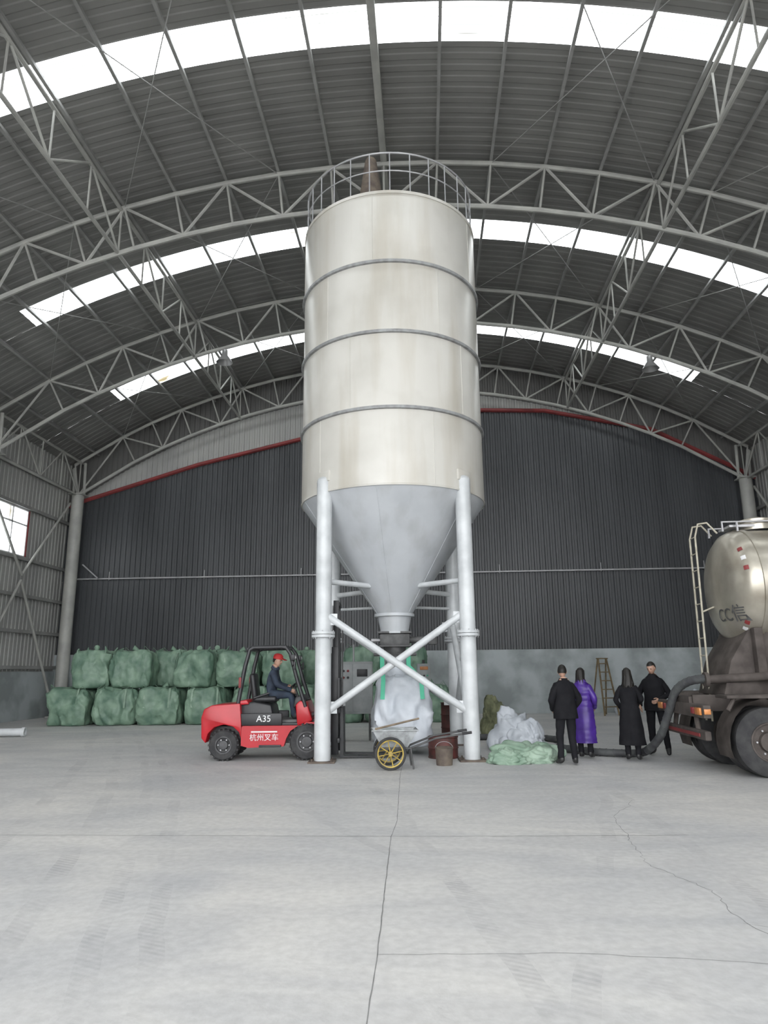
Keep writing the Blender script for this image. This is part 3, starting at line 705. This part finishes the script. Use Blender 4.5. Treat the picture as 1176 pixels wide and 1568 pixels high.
def head(mb,M,k,style,cap=False):
    b=bmesh.new(); bmesh.ops.create_uvsphere(b,u_segments=32,v_segments=24,radius=1)
    for v in b.verts:
        p=v.co.copy(); x,y,z=p
        sx=0.076*(1-0.30*max(0,-z)**1.4); sy=0.096
        yy=y*sy
        if z<0: yy*= (1-0.18*(-z)) ; yy+=0.012*(-z)
        if y>0.6: yy-=0.006*(y-0.6)
        nose=math.exp(-((x/0.14)**2+((z+0.12)/0.22)**2))*(0.022 if y>0 else 0)
        brow=math.exp(-((z-0.12)/0.10)**2)*0.003*(1 if y>0.5 else 0)
        sock=(math.exp(-(((abs(x)-0.38)/0.16)**2+((z-0.0)/0.12)**2)))*(-0.008 if y>0 else 0)
        lip=math.exp(-((x/0.28)**2+((z+0.48)/0.09)**2))*(0.006 if y>0 else 0)
        chin=math.exp(-((x/0.3)**2+((z+0.85)/0.15)**2))*(0.008 if y>0 else 0)
        v.co=Vector((x*sx,yy+nose+brow+sock+lip+chin,z*0.116))*k
    mb.bm(b,M_skin,M)
    for s in (-1,1):
        mb.sphere((s*0.029*k,0.083*k,0.002*k),(0.012*k,0.008*k,0.006*k),M_eye,10,M)
        mb.box((s*0.029*k,0.090*k,0.020*k),(0.026*k,0.006*k,0.004*k),M_hair,0,M)
        mb.sphere((s*0.076*k,0.0,-0.008*k),(0.010*k,0.018*k,0.030*k),M_skin,10,M,rot=Matrix.Rotation(-0.2,4,'X'))
    mb.box((0,0.093*k,-0.056*k),(0.040*k,0.008*k,0.007*k),M_mouth,0.002,M)
    b=bmesh.new(); bmesh.ops.create_uvsphere(b,u_segments=40,v_segments=30,radius=1)
    dele=[]
    for v in b.verts:
        x,y,z=v.co
        lim = 0.46 if y>0.35 else (0.46-(0.35-y)*1.5)
        if style=='short': lim=max(lim,-0.42)
        else: lim=max(lim,-0.9) if y<0.1 else lim
        if z<lim: dele.append(v)
        t=0.004*noise.noise(v.co*7)
        th=1.0 if z>-0.1 else 1.0-0.10*(-z)
        v.co=Vector((x*(0.083*th+t),y*(0.103*th+t)-0.003,z*(0.124+t)+0.002))*k
    bmesh.ops.delete(b,geom=dele,context='VERTS'); mb.bm(b,M_hair,M)
    if style=='long':
        vs=[];fs=[];n=30; rings=[(0.07,0.080,0.100),(0.0,0.088,0.106),(-0.07,0.092,0.102),(-0.13,0.100,0.092),(-0.19,0.112,0.082),(-0.24,0.108,0.076),(-0.265,0.095,0.07),(-0.27,0.05,0.05)]
        for i,(z,rx,ry) in enumerate(rings):
            for j in range(n+1):
                a=pi+ -0.35+(pi+0.7)*j/n
                f=1+(0.05*sin(a*11+i*0.7)+0.03*sin(a*23+i))*min(1,i/2)
                vs.append((rx*cos(a)*f*k,(ry*sin(a)*f-0.004-0.006*i)*k,(z+(0.02*sin(a*7) if i>5 else 0))*k))
        for i in range(len(rings)-1):
            for j in range(n): fs.append([i*(n+1)+j,i*(n+1)+j+1,(i+1)*(n+1)+j+1,(i+1)*(n+1)+j])
        mb.add(vs,fs,M_hair,M)
    if cap:
        mb.lathe([(0.094*k,0.03*k),(0.096*k,0.06*k),(0.085*k,0.11*k),(0.05*k,0.138*k),(0,0.145*k)],M_cap,24,M@Matrix.Diagonal((0.95,1.12,1,1)))
        mb.box((0,0.135*k,0.045*k),(0.13*k,0.10*k,0.012*k),M_cap,0.004,M,rot=Matrix.Rotation(-0.2,4,'X'))
def person(name,X,Y,yaw,H=1.75,J=None,rings=None,mcoat=M_coat,mpants=M_pants,style='short',hturn=0,hpitch=0,cap=False,bulk=1.0,puffer=False,z0=0,clampz=True):
    k=H/1.75
    D={'pelvis':((0,0,0.95),0.145,0.105),'waist':((0,0,1.10),0.135,0.10),'chest':((0,0,1.27),0.15,0.11),'nb':((0,-0.01,1.44),0.085,0.07),'neck':((0,0.0,1.55),0.05,0.052),
     'hl':((-0.09,0,0.88),0.09,0.095),'kl':((-0.10,0.02,0.49),0.062,0.066),'al':((-0.10,-0.02,0.10),0.045,0.05),'hel':((-0.10,-0.06,0.045),0.035,0.035),'tl':((-0.12,0.14,0.035),0.038,0.03),
     'hr':((0.09,0,0.88),0.09,0.095),'kr':((0.10,0.02,0.49),0.062,0.066),'ar':((0.10,-0.02,0.10),0.045,0.05),'her':((0.10,-0.06,0.045),0.035,0.035),'tr':((0.12,0.14,0.035),0.038,0.03),
     'sl':((-0.165,-0.005,1.365),0.064,0.064),'el':((-0.245,-0.03,1.13),0.052,0.052),'wl':((-0.235,0.05,0.89),0.036,0.036),
     'sr':((0.165,-0.005,1.365),0.064,0.064),'er':((0.245,-0.03,1.13),0.052,0.052),'wr':((0.235,0.05,0.89),0.036,0.036),'hc':((0,0.015,1.635),0,0)}
    if J:
        for n,c in J.items(): D[n]=(c,D[n][1],D[n][2])
    hc=Vector(D.pop('hc')[0])*k
    nodes={}
    for n,(c,a,b) in D.items():
        f=k*(bulk if n[0] in 'sewcp' or n in('waist','chest','pelvis','nb') else 1.0)
        nodes[n]=(tuple(Vector(c)*k),a*f,b*f)
    edges=[('pelvis','waist'),('waist','chest'),('chest','nb'),('nb','neck'),('pelvis','hl'),('hl','kl'),('kl','al'),('al','hel'),('al','tl'),('pelvis','hr'),('hr','kr'),('kr','ar'),('ar','her'),('ar','tr'),
      ('chest','sl'),('sl','el'),('el','wl'),('chest','sr'),('sr','er'),('er','wr')]
    vs,fs=skin_mesh(nodes,edges,'pelvis')
    def mt(a,b):
        if b in('kl','kr','al','ar') : return mpants
        if b in('hel','tl','her','tr'): return M_shoe
        if b in('hl','hr'): return mpants
        if b=='neck': return M_skin
        return mcoat
    segs=[(Vector(nodes[a][0]),Vector(nodes[b][0]),mt(a,b)) for a,b in edges]
    nbp=Vector(nodes['nb'][0]); nkp=Vector(nodes['neck'][0])
    ml=[]
    for f in fs:
        c=sum((vs[i] for i in f),Vector())/len(f); m_=min(segs,key=lambda s_:segdist(c,s_[0],s_[1]))[2]
        if m_ is M_skin and ((c-nbp).dot((nkp-nbp).normalized())<0.03 or segdist(c,nbp,nkp)>0.085): m_=mcoat
        ml.append(m_)
    for i,v in enumerate(vs):
        nn=noise.noise(Vector((v.x*9,v.y*9,v.z*14)))*0.006+(0.2-abs(noise.noise(Vector((v.x*6,v.y*6,v.z*10+3)))))*0.012
        c=Vector((v.x,v.y,0)); 
        if c.length>0.02 and v.z>0.12: vs[i]=v+c.normalized()*nn
    if clampz:
        for v in vs:
            if v.z<0: v.z=0.0
    mb=MB(); mb.add(vs,fs,ml)
    for s in 'lr':
        e=Vector(nodes['e'+s][0]); w=Vector(nodes['w'+s][0]); inn=Vector((1 if s=='l' else -1,0,0))
        hand(mb,w,w-e,inn,k,M_skin)
        d=(w-e).normalized(); mb.tube(w-d*0.07*k,w+d*0.012*k,0.046*k*bulk,mcoat,12,r2=0.044*k*bulk)
    if rings:
        n=40; vv=[];ff=[]
        rr=[]
        for (a,b) in zip(rings,rings[1:]):
            m=8 if puffer else 4
            for i in range(m):
                t=i/m; rr.append(tuple(a[q]*(1-t)+b[q]*t for q in range(4)))
        rr.append(rings[-1])
        for i,(z,rx,ry,yo) in enumerate(rr):
            for j in range(n):
                a=2*pi*j/n; f=1.0
                if z<1.05: f+=(0.05*sin(5*a+1.3)+0.03*sin(9*a+z*3))*(1.10-z)
                f+=(0.2-abs(noise.noise(Vector((cos(a)*1.6,sin(a)*1.6,z*4+H*9)))))*0.10
                if puffer: f+=0.06*abs(sin(z*pi/0.11))-0.03
                vv.append((rx*cos(a)*f*k,(ry*sin(a)*f+yo)*k,z*k))
        for i in range(len(rr)-1):
            for j in range(n): ff.append([i*n+j,i*n+(j+1)%n,(i+1)*n+(j+1)%n,(i+1)*n+j])
        ff.append(list(range(n))[::-1])
        mb.add(vv,ff,mcoat)
    mb.poly([nbp+Vector((0,0,-0.01)),nbp*0.45+nkp*0.55],[0.092*k,0.070*k],mcoat,16,cap=False)
    Mh=T(*hc)@Matrix.Rotation(hturn,4,'Z')@Matrix.Rotation(hpitch,4,'X')
    head(mb,Mh,k,style,cap)
    return mb.finish(name,site(X,Y,z0),PSI+yaw,60)

TOP=[(1.27,0.205,0.14,0),(1.34,0.195,0.13,0),(1.39,0.165,0.115,0),(1.43,0.125,0.10,0),(1.47,0.092,0.085,0),(1.51,0.074,0.074,0)]
coatA=[(0.80,0.225,0.155,0),(0.95,0.215,0.15,0),(1.12,0.195,0.14,0)]+TOP
person('man_in_black_coat',3.20,12.85,radians(6),1.72,rings=coatA,bulk=1.12,hturn=-0.35,
  J={'el':(-0.27,-0.05,1.12),'wl':(-0.19,0.12,0.96),'er':(0.27,-0.05,1.12),'wr':(0.19,0.12,0.96),'tl':(-0.17,0.15,0.035),'al':(-0.12,0.01,0.10),'hel':(-0.12,-0.03,0.045),'kl':(-0.11,0.06,0.49),'tr':(0.16,0.11,0.035),'ar':(0.11,-0.05,0.10),'her':(0.11,-0.09,0.045),'hc':(0,0.035,1.63)},hpitch=-0.22)
coatB=[(0.30,0.23,0.18,0),(0.6,0.225,0.175,0),(0.95,0.205,0.155,0),(1.10,0.185,0.14,0),(1.27,0.205,0.15,0),(1.36,0.185,0.13,0),(1.42,0.14,0.11,0),(1.47,0.105,0.10,0),(1.52,0.095,0.095,0)]
person('woman_in_purple_puffer_coat',3.76,13.75,radians(-30),1.66,rings=coatB,mcoat=M_purple,puffer=True,style='long',bulk=1.15,hturn=-0.3,
  J={'er':(0.26,-0.04,1.12),'wr':(0.20,0.14,0.98),'al':(-0.08,-0.02,0.10),'tl':(-0.10,0.14,0.035),'hel':(-0.08,-0.06,0.045)})
coatC=[(0.30,0.25,0.20,0),(0.6,0.225,0.175,0),(0.95,0.185,0.14,0),(1.08,0.16,0.122,0)]+[(z,rx*0.93,ry*0.95,yo) for z,rx,ry,yo in TOP]
person('woman_in_black_coat',4.50,13.30,radians(-25),1.65,rings=coatC,style='long',bulk=1.0,hpitch=-0.2,hturn=0.2,
  J={'sl':(-0.15,-0.005,1.365),'sr':(0.15,-0.005,1.365),'er':(0.25,-0.04,1.13),'wr':(0.13,0.19,1.08),'el':(-0.25,-0.04,1.13),'wl':(-0.17,0.13,0.98),'tl':(-0.12,0.14,0.035),'al':(-0.08,-0.02,0.10),'hel':(-0.08,-0.06,0.045)})
coatD=[(0.82,0.20,0.15,0),(0.95,0.205,0.15,0),(1.10,0.19,0.14,0)]+TOP
person('man_in_black_jacket',5.28,14.10,radians(148),1.77,rings=coatD,bulk=1.08,hturn=-0.25,hpitch=-0.35,
  J={'el':(-0.28,-0.04,1.13),'wl':(-0.12,0.17,1.03),'er':(0.29,-0.05,1.14),'wr':(0.26,0.09,0.93),'tl':(-0.20,0.13,0.035),'al':(-0.17,-0.02,0.10),'hel':(-0.16,-0.06,0.045),'kl':(-0.14,0.03,0.49),'tr':(0.17,0.13,0.035),'hc':(0,0.045,1.63)})
person('forklift_driver',-3.56+1.22,14.42,radians(-90),1.72,mcoat=M_navy,mpants=M_navy,cap=True,z0=1.215,clampz=False,bulk=1.08,hpitch=-0.2,hturn=-0.3,
  J={'pelvis':(0,0,0.0),'waist':(0,0.02,0.14),'chest':(0,0.07,0.34),'nb':(0,0.10,0.50),'neck':(0,0.12,0.59),'hc':(0,0.145,0.67),
     'hl':(-0.10,0.06,-0.01),'hr':(0.10,0.06,-0.01),'kl':(-0.14,0.46,-0.02),'kr':(0.14,0.46,-0.02),'al':(-0.13,0.50,-0.42),'ar':(0.13,0.52,-0.42),
     'hel':(-0.13,0.46,-0.475),'her':(0.13,0.48,-0.475),'tl':(-0.14,0.64,-0.47),'tr':(0.14,0.66,-0.47),
     'sl':(-0.17,0.08,0.43),'sr':(0.17,0.08,0.43),'el':(-0.25,0.14,0.20),'er':(0.27,0.18,0.18),'wl':(-0.17,0.33,0.14),'wr':(0.16,0.44,0.08)})

# ------------------------------------------------------------------ tanker truck
mb=MB(); TZ=3.0; TR=1.0
Mx=T(0.80,0,TZ)@RY90
prof=[(0,0),(0.3,0.012),(0.6,0.06),(0.8,0.13),(0.93,0.23),(0.985,0.34),(1.0,0.45),(1.0,4.9),(0.93,5.1),(0.6,5.2),(0,5.25)]
mb.lathe(prof,M_tank,64,Mx)
for x in (0.47,1.9,3.4,4.8): mb.lathe([(1.0,x-0.04),(1.02,x-0.035),(1.02,x+0.035),(1.0,x+0.04)],M_tank,64,Mx)
def dome_x(r):
    zz=0.45
    for (r0,x0),(r1,x1) in zip(prof[:6],prof[1:7]):
        if r0<=r<=r1: zz=x0+(x1-x0)*(r-r0)/(r1-r0)
    return 0.80+zz-0.012
def dome_pt(phi,r): return Vector((dome_x(r), -r*cos(phi), TZ+r*sin(phi)))
def dome_patch(p0,p1,r0,r1,mat,n=6):
    vs=[];fs=[]
    for i in range(n+1):
        for j in range(n+1): vs.append(dome_pt(p0+(p1-p0)*i/n, r0+(r1-r0)*j/n))
    for i in range(n):
        for j in range(n): fs.append([i*(n+1)+j,i*(n+1)+j+1,(i+1)*(n+1)+j+1,(i+1)*(n+1)+j])
    mb.add(vs,fs,mat)
for (pa,m_) in ((0.62,M_red),(0.42,M_lettering),(0.22,M_red),(-0.80,M_red),(-0.95,M_lettering)): dome_patch(pa,pa+0.08,0.90,0.95,m_)
def dome_text(v):
    y=-0.42-v.x; z=-0.50+v.y; r=min(0.99,sqrt(y*y+z*z)); return Vector((dome_x(r)-0.006-v.z, y, TZ+z))
mb.text('CC信',0.30,M_darksteel,Matrix.Identity(4),fn=dome_text)
mb.box((3.3,0,TZ+1.06),(4.4,0.5,0.04),M_galv)
for s in (-1,1):
    mb.poly([(0.95,s*0.32,TZ+0.95),(0.95,s*0.32,TZ+1.12),(5.4,s*0.32,TZ+1.12)],0.02,M_galv,6)
for x in (1.65,4.2):
    mb.lathe([(0.28,0),(0.28,0.14),(0.32,0.14),(0.32,0.18),(0.1,0.24),(0,0.24)],M_tank,24,T(x,0,TZ+1.0))
for k in range(5): mb.tube((1.2+k,-0.32,TZ+0.95),(1.2+k,-0.32,TZ+1.12),0.02,M_galv,6)
for x in (1.9,4.4):
    mb.lathe([(0.85,TZ-0.55),(0.78,TZ-0.95),(0.22,TZ-1.75),(0.15,TZ-1.95),(0,TZ-1.95)],M_tank,32,T(x,0,0))
mb.prism([(0.55,1.2),(0.72,1.75),(1.05,2.25),(2.6,2.25),(2.9,1.2)],-0.60,0.60,M_tbrown,0.03)
for x in (1.15,3.2,5.4): mb.box((x,0,1.9),(0.14,1.5,0.75),M_tbrown,0.02)
for s in (-1,1): mb.box((3.7,s*0.42,1.08),(7.2,0.09,0.26),M_tbrown,0.01)
for x in (0.1,1.4,2.8,4.2,5.6,7.0): mb.box((x,0,1.08),(0.1,0.84,0.2),M_tbrown)
mb.box((0.05,0,0.62),(0.10,2.3,0.14),M_tbrown,0.02)
mb.box((0.06,0,0.98),(0.12,2.36,0.20),M_tbrown,0.02)
for s in (-1,1):
    mb.box((-0.01,s*0.98,0.98),(0.04,0.24,0.11),M_orange,0.01)
    mb.box((0.06,s*1.185,0.98),(0.10,0.02,0.08),M_orange,0.004)
    mb.box((-0.01,s*0.74,0.98),(0.04,0.12,0.10),M_red,0.01)
    mb.tube((0.1,s*0.6,0.62),(0.12,s*0.42,1.05),0.04,M_tbrown,8)
mb.box((-0.012,0,0.62),(0.02,1.9,0.05),M_red)
for s in (-1,1):
    pts=[(0.98+0.64*cos(a),0.52+0.66*sin(a)) for a in [radians(q) for q in range(200,-10,-14)]]
    y0=s*0.62; y1=s*1.2
    vs=[];fs=[]
    for (x,z) in pts: vs+=[(x,y0,z),(x,y1,z)]
    for i in range(len(pts)-1): fs.append([2*i,2*i+1,2*i+3,2*i+2])
    mb.add(vs,fs,M_tbrown)
    mb.box((1.65,s*1.0,1.20),(2.6,0.5,0.05),M_tbrown,0.01)
    mb.poly([(0.38,s*1.15,1.0),(0.5,s*1.15,1.2),(3.0,s*1.15,1.22)],0.035,M_tbrown,8)
    for x in (0.98,2.32,6.6):
        wheel(mb,(x,s*0.95,0.52),0.52,0.30,M_tbrown,ri=0.29)
        if x<6: wheel(mb,(x,s*0.60,0.52),0.52,0.30,M_tbrown,ri=0.29)
for x in (0.98,2.32,6.6): mb.tube((x,-1.0,0.52),(x,1.0,0.52),0.08,M_tbrown,12); mb.sphere((x,0,0.52),0.22,M_tbrown,14)
mb.poly([(0.35,-0.5,1.45),(1.2,-0.75,1.5),(5.0,-0.75,1.5)],0.07,M_tbrown,12)
mb.lathe([(0,0),(0.1,0.01),(0.13,0.05),(0.13,0.75),(0.1,0.79),(0,0.8)],M_tbrown,20,T(3.6,-0.75,0.95)@RY90)
mb.lathe([(0.0,-0.03),(0.12,-0.03),(0.12,0.03),(0.0,0.03)],M_tbrown,20,T(0.33,-0.5,1.45)@RY90)
for yy in (0.12,0.40):
    mb.poly([(0.58,yy,0.75),(0.62,yy,3.2),(0.63,yy,3.95),(0.70,yy,4.18),(0.86,yy,4.20),(1.02,yy,4.0)],0.017,M_tread,8)
for kk in range(11): mb.tube((0.585+0.0012*kk*4,0.12,0.95+kk*0.3),(0.585+0.0012*kk*4,0.40,0.95+kk*0.3),0.011,M_tread,6)
mb.tube((0.61,0.12,2.6),(0.86,0.12,2.7),0.015,M_tread,6); mb.tube((0.59,0.26,1.1),(0.1,0.26,1.05),0.02,M_tread,6)
CT=T(-1.30,0,0)
mb.prism([(7.25,1.0),(7.25,2.95),(7.4,3.1),(8.6,3.05),(8.95,2.2),(9.05,0.75),(7.9,0.75),(7.6,1.1)],-1.15,1.15,M_fred,0.06,M=CT)
mb.box((9.0,0,0.7),(0.3,2.3,0.45),M_black,0.05,M=CT)
mb.prism([(8.68,2.86),(8.62,2.86),(8.90,2.1),(8.98,2.1)],-0.95,0.95,M_black,0.0,M=CT)
for s in (-1,1): mb.box((8.15,s*1.15,2.35),(0.75,0.03,0.65),M_black,0.01,M=CT)
mb.finish('tanker_truck',site(4.98,12.25),PSI-radians(5))

mb=MB()
P=[(5.28,11.72,1.47),(5.10,12.0,1.42),(4.98,12.3,1.25),(4.93,12.55,0.90),(4.86,12.85,0.48),(4.79,13.3,0.20),(4.72,13.72,0.09),(4.30,13.95,0.075),(3.95,14.25,0.075),(3.6,14.9,0.075),(3.75,15.7,0.075),(3.9,16.6,0.075),(3.3,17.3,0.075),(2.0,17.4,0.075)]
def catmull(P,m=8):
    P=[Vector(p) for p in P]; out=[]
    for i in range(len(P)-1):
        p0=P[max(i-1,0)];p1=P[i];p2=P[i+1];p3=P[min(i+2,len(P)-1)]
        for j in range(m):
            t=j/m; out.append(0.5*((2*p1)+(p2-p0)*t+(2*p0-5*p1+4*p2-p3)*t*t+(3*p1-p0-3*p2+p3)*t**3))
    out.append(P[-1]); return out
pp=[site(p.x,p.y,p.z) for p in catmull(P,10)]
mb.poly(pp,0.07,M_hose,14)
for i in range(0,len(pp)-1,3): 
    d=(pp[i+1]-pp[i]).normalized(); mb.tube(pp[i]-d*0.008,pp[i]+d*0.008,0.074,M_hose,14)
mb.finish('discharge_hose')

# ------------------------------------------------------------------ hand cart
mb=MB()
def cartwheel(x,y):
    M=T(x,y,0.27)@RX90
    mb.torus(0.245,0.026,M_tyre,M,36,8); mb.lathe([(0.225,-0.02),(0.205,-0.015),(0.205,0.015),(0.225,0.02)],M_yellow,36,M)
    mb.lathe([(0,-0.05),(0.04,-0.05),(0.045,0),(0.04,0.05),(0,0.05)],M_yellow,16,M)
    for k in range(8):
        a=k*pi/4+0.2; mb.tube((0.03*cos(a),0.03*sin(a),0),(0.212*cos(a),0.212*sin(a),0),0.010,M_yellow,6,M=M)
for y in (-0.36,0.36): cartwheel(0,y)
mb.tube((0,-0.38,0.27),(0,0.38,0.27),0.018,M_darksteel,8)
def tub(x0,x1,z0,z1,w,mat):
    t=0.012
    o=[(x0-0.10,-w,z1),(x1+0.12,-w,z1),(x1+0.12,w,z1),(x0-0.10,w,z1)]; b_=[(x0+0.06,-w*0.75,z0),(x1-0.05,-w*0.75,z0),(x1-0.05,w*0.75,z0),(x0+0.06,w*0.75,z0)]
    i_=[(p[0]+(t if p[0]<0.1 else -t),p[1]+(t if p[1]<0 else -t),p[2]) for p in o]; ib=[(p[0]+(t if p[0]<0.1 else -t),p[1]+(t if p[1]<0 else -t),p[2]+t) for p in b_]
    vs=o+b_+i_+ib; fs=[[7,6,5,4]]
    for k in range(4):
        n=(k+1)%4; fs.append([k,4+k,4+n,n]); fs.append([8+k,8+n,12+n,12+k]); fs.append([k,n,8+n,8+k])
    fs.append([12,13,14,15]); mb.add(vs,fs,mat)
tub(-0.20,0.36,0.36,0.64,0.29,M_cartgrey)
mb.poly([(-0.31,-0.295,0.64),(0.49,-0.295,0.64),(0.49,0.295,0.64),(-0.31,0.295,0.64)],0.014,M_cartgrey,6,closed=True)
for s in (-1,1):
    mb.poly([(-0.25,s*0.22,0.33),(0.35,s*0.22,0.34),(0.8,s*0.24,0.50),(1.35,s*0.26,0.58)],0.018,M_darksteel,8)
    mb.tube((1.25,s*0.26,0.57),(1.42,s*0.26,0.59),0.024,M_black,8)
    mb.tube((0.0,s*0.25,0.27),(0.0,s*0.22,0.36),0.016,M_darksteel,6)
    mb.poly([(0.36,s*0.22,0.34),(0.40,s*0.24,0.0)],0.015,M_darksteel,6)
mb.tube((0.39,-0.24,0.08),(0.39,0.24,0.08),0.012,M_darksteel,6)
mb.tube((-0.25,-0.3,0.67),(0.55,0.25,0.80),0.018,M_wood,8)
mb.sphere((0.05,0,0.58),(0.24,0.2,0.09),M_dado,16)
mb.finish('hand_cart',site(0.05,12.75),PSI+0.05)

mb=MB(); mb.lathe([(0,0),(0.29,0),(0.295,0.02),(0.285,0.03),(0.285,0.17),(0.30,0.19),(0.285,0.21),(0.285,0.37),(0.30,0.385),(0.285,0.40),(0.27,0.39),(0.27,0.03),(0,0.03)],M_drum,36)
mb.finish('cut_steel_drum',site(1.10,14.1,0.0),PSI)
mb=MB(); mb.lathe([(0,0),(0.14,0),(0.145,0.015),(0.16,0.29),(0.17,0.30),(0.155,0.31),(0.135,0.02),(0,0.02)],M_rust,28)
mb.poly([(0.16*cos(a),0.0,0.28+0.12*sin(a)) for a in [pi*i/10 for i in range(11)]],0.005,M_galv,5)
mb.finish('bucket',site(1.03,13.02),PSI)
mb=MB(); mb.lathe([(0,0),(0.26,0),(0.265,0.02),(0.255,0.03),(0.255,0.27),(0.27,0.29),(0.255,0.31),(0.255,0.57),(0.27,0.59),(0.255,0.61),(0.255,0.85),(0.268,0.87),(0.25,0.87),(0.24,0.84),(0,0.84)],M_drum,36)
mb.finish('steel_drum',site(1.60,17.6),PSI)

mb=MB()
for sx in (-0.4,0.4):
    for sy in (-0.15,0.15): mb.box((sx,sy,0.32),(0.05,0.05,0.64),M_darksteel)
mb.box((0,0,1.25),(0.95,0.38,1.25),M_cab,0.015); mb.box((-0.235,-0.195,1.25),(0.44,0.02,1.15),M_cab,0.008); mb.box((0.235,-0.195,1.25),(0.44,0.02,1.15),M_cab,0.008)
for i in range(3):
    for j in range(2): mb.lathe([(0.03,0),(0.03,0.03),(0,0.035)],(M_red,M_black)[(i+j)%2],12,T(-0.35+i*0.11,-0.205,1.65-j*0.16)@RX90)
mb.box((0.22,-0.21,1.6),(0.26,0.012,0.18),M_black,0.004); mb.box((0.03,-0.215,1.2),(0.02,0.03,0.14),M_black)
mb.tube((0,0,1.87),(0,0,2.3),0.025,M_galv,8)
mb.finish('control_cabinet',site(-0.80,17.75),PSI)
mb=MB(); mb.tube((0,0,0),(0,0,1.9),0.035,M_darksteel,10); mb.box((0,0,0.01),(0.3,0.3,0.02),M_darksteel)
mb.box((0,-0.08,1.6),(0.34,0.14,0.42),M_cab,0.015); mb.box((0,-0.16,1.70),(0.2,0.02,0.08),M_orange,0.005)
for k in range(3): mb.lathe([(0.022,0),(0.022,0.03),(0,0.035)],(M_red,M_black,M_grnstrap)[k],10,T(-0.08+0.08*k,-0.15,1.52)@RX90)
mb.finish('switch_box_post',site(0.95,17.75),PSI)

mb=MB()
for s in (-1,1):
    mb.poly([(s*0.30,-0.35,0.0),(s*0.17,0,2.0)],0.035,M_step,6); mb.poly([(s*0.30,0.45,0.0),(s*0.17,0.03,2.0)],0.03,M_step,6)
    mb.tube((s*0.27,-0.23,0.6),(s*0.27,0.33,0.6),0.01,M_galv,6)
for k in range(6):
    t=(k+1)/6.6; w=0.30-0.13*t; mb.box((0,-0.35+0.35*t,2.0*t),(2*w,0.09,0.035),M_step,0.004)
mb.box((0,0.01,2.0),(0.42,0.14,0.04),M_step,0.006)
mb.finish('step_ladder',site(7.95,26.0),PSI+0.3)
mb=MB()
M=T(0,0,0.125)@RY90
mb.lathe([(0.08,-1.2),(0.10,-1.2),(0.10,1.2),(0.08,1.2),(0.08,-1.2)],M_leg,24,M)
mb.lathe([(0.10,1.12),(0.125,1.12),(0.125,1.2),(0.10,1.2)],M_leg,24,M)
mb.lathe([(0.10,-1.12),(0.125,-1.12),(0.125,-1.2),(0.10,-1.2)],M_leg,24,M)
mb.finish('steel_pipe',site(-11.0,19.5,0.0),PSI+0.12)

# ------------------------------------------------------------------ world & camera
w=bpy.data.worlds.new('sky'); bpy.context.scene.world=w; w.use_nodes=True
bg=w.node_tree.nodes['Background']; bg.inputs[0].default_value=(0.96,0.975,1.0,1); bg.inputs[1].default_value=5.2
cam=bpy.data.cameras.new('camera'); co=bpy.data.objects.new('camera',cam); COL.objects.link(co)
cam.sensor_fit='HORIZONTAL'; cam.sensor_width=36; cam.lens=36*1060/1176; cam.clip_start=0.05; cam.clip_end=300
co.matrix_world=Matrix.Translation((0,0,1.65))@Matrix.Rotation(PSI,4,'Z')@Matrix.Rotation(radians(90+12.9),4,'X')@Matrix.Rotation(radians(-0.6),4,'Z')
bpy.context.scene.camera=co
sc=bpy.context.scene
sc.view_settings.view_transform='Standard'; sc.view_settings.look='None'; sc.view_settings.exposure=0.0
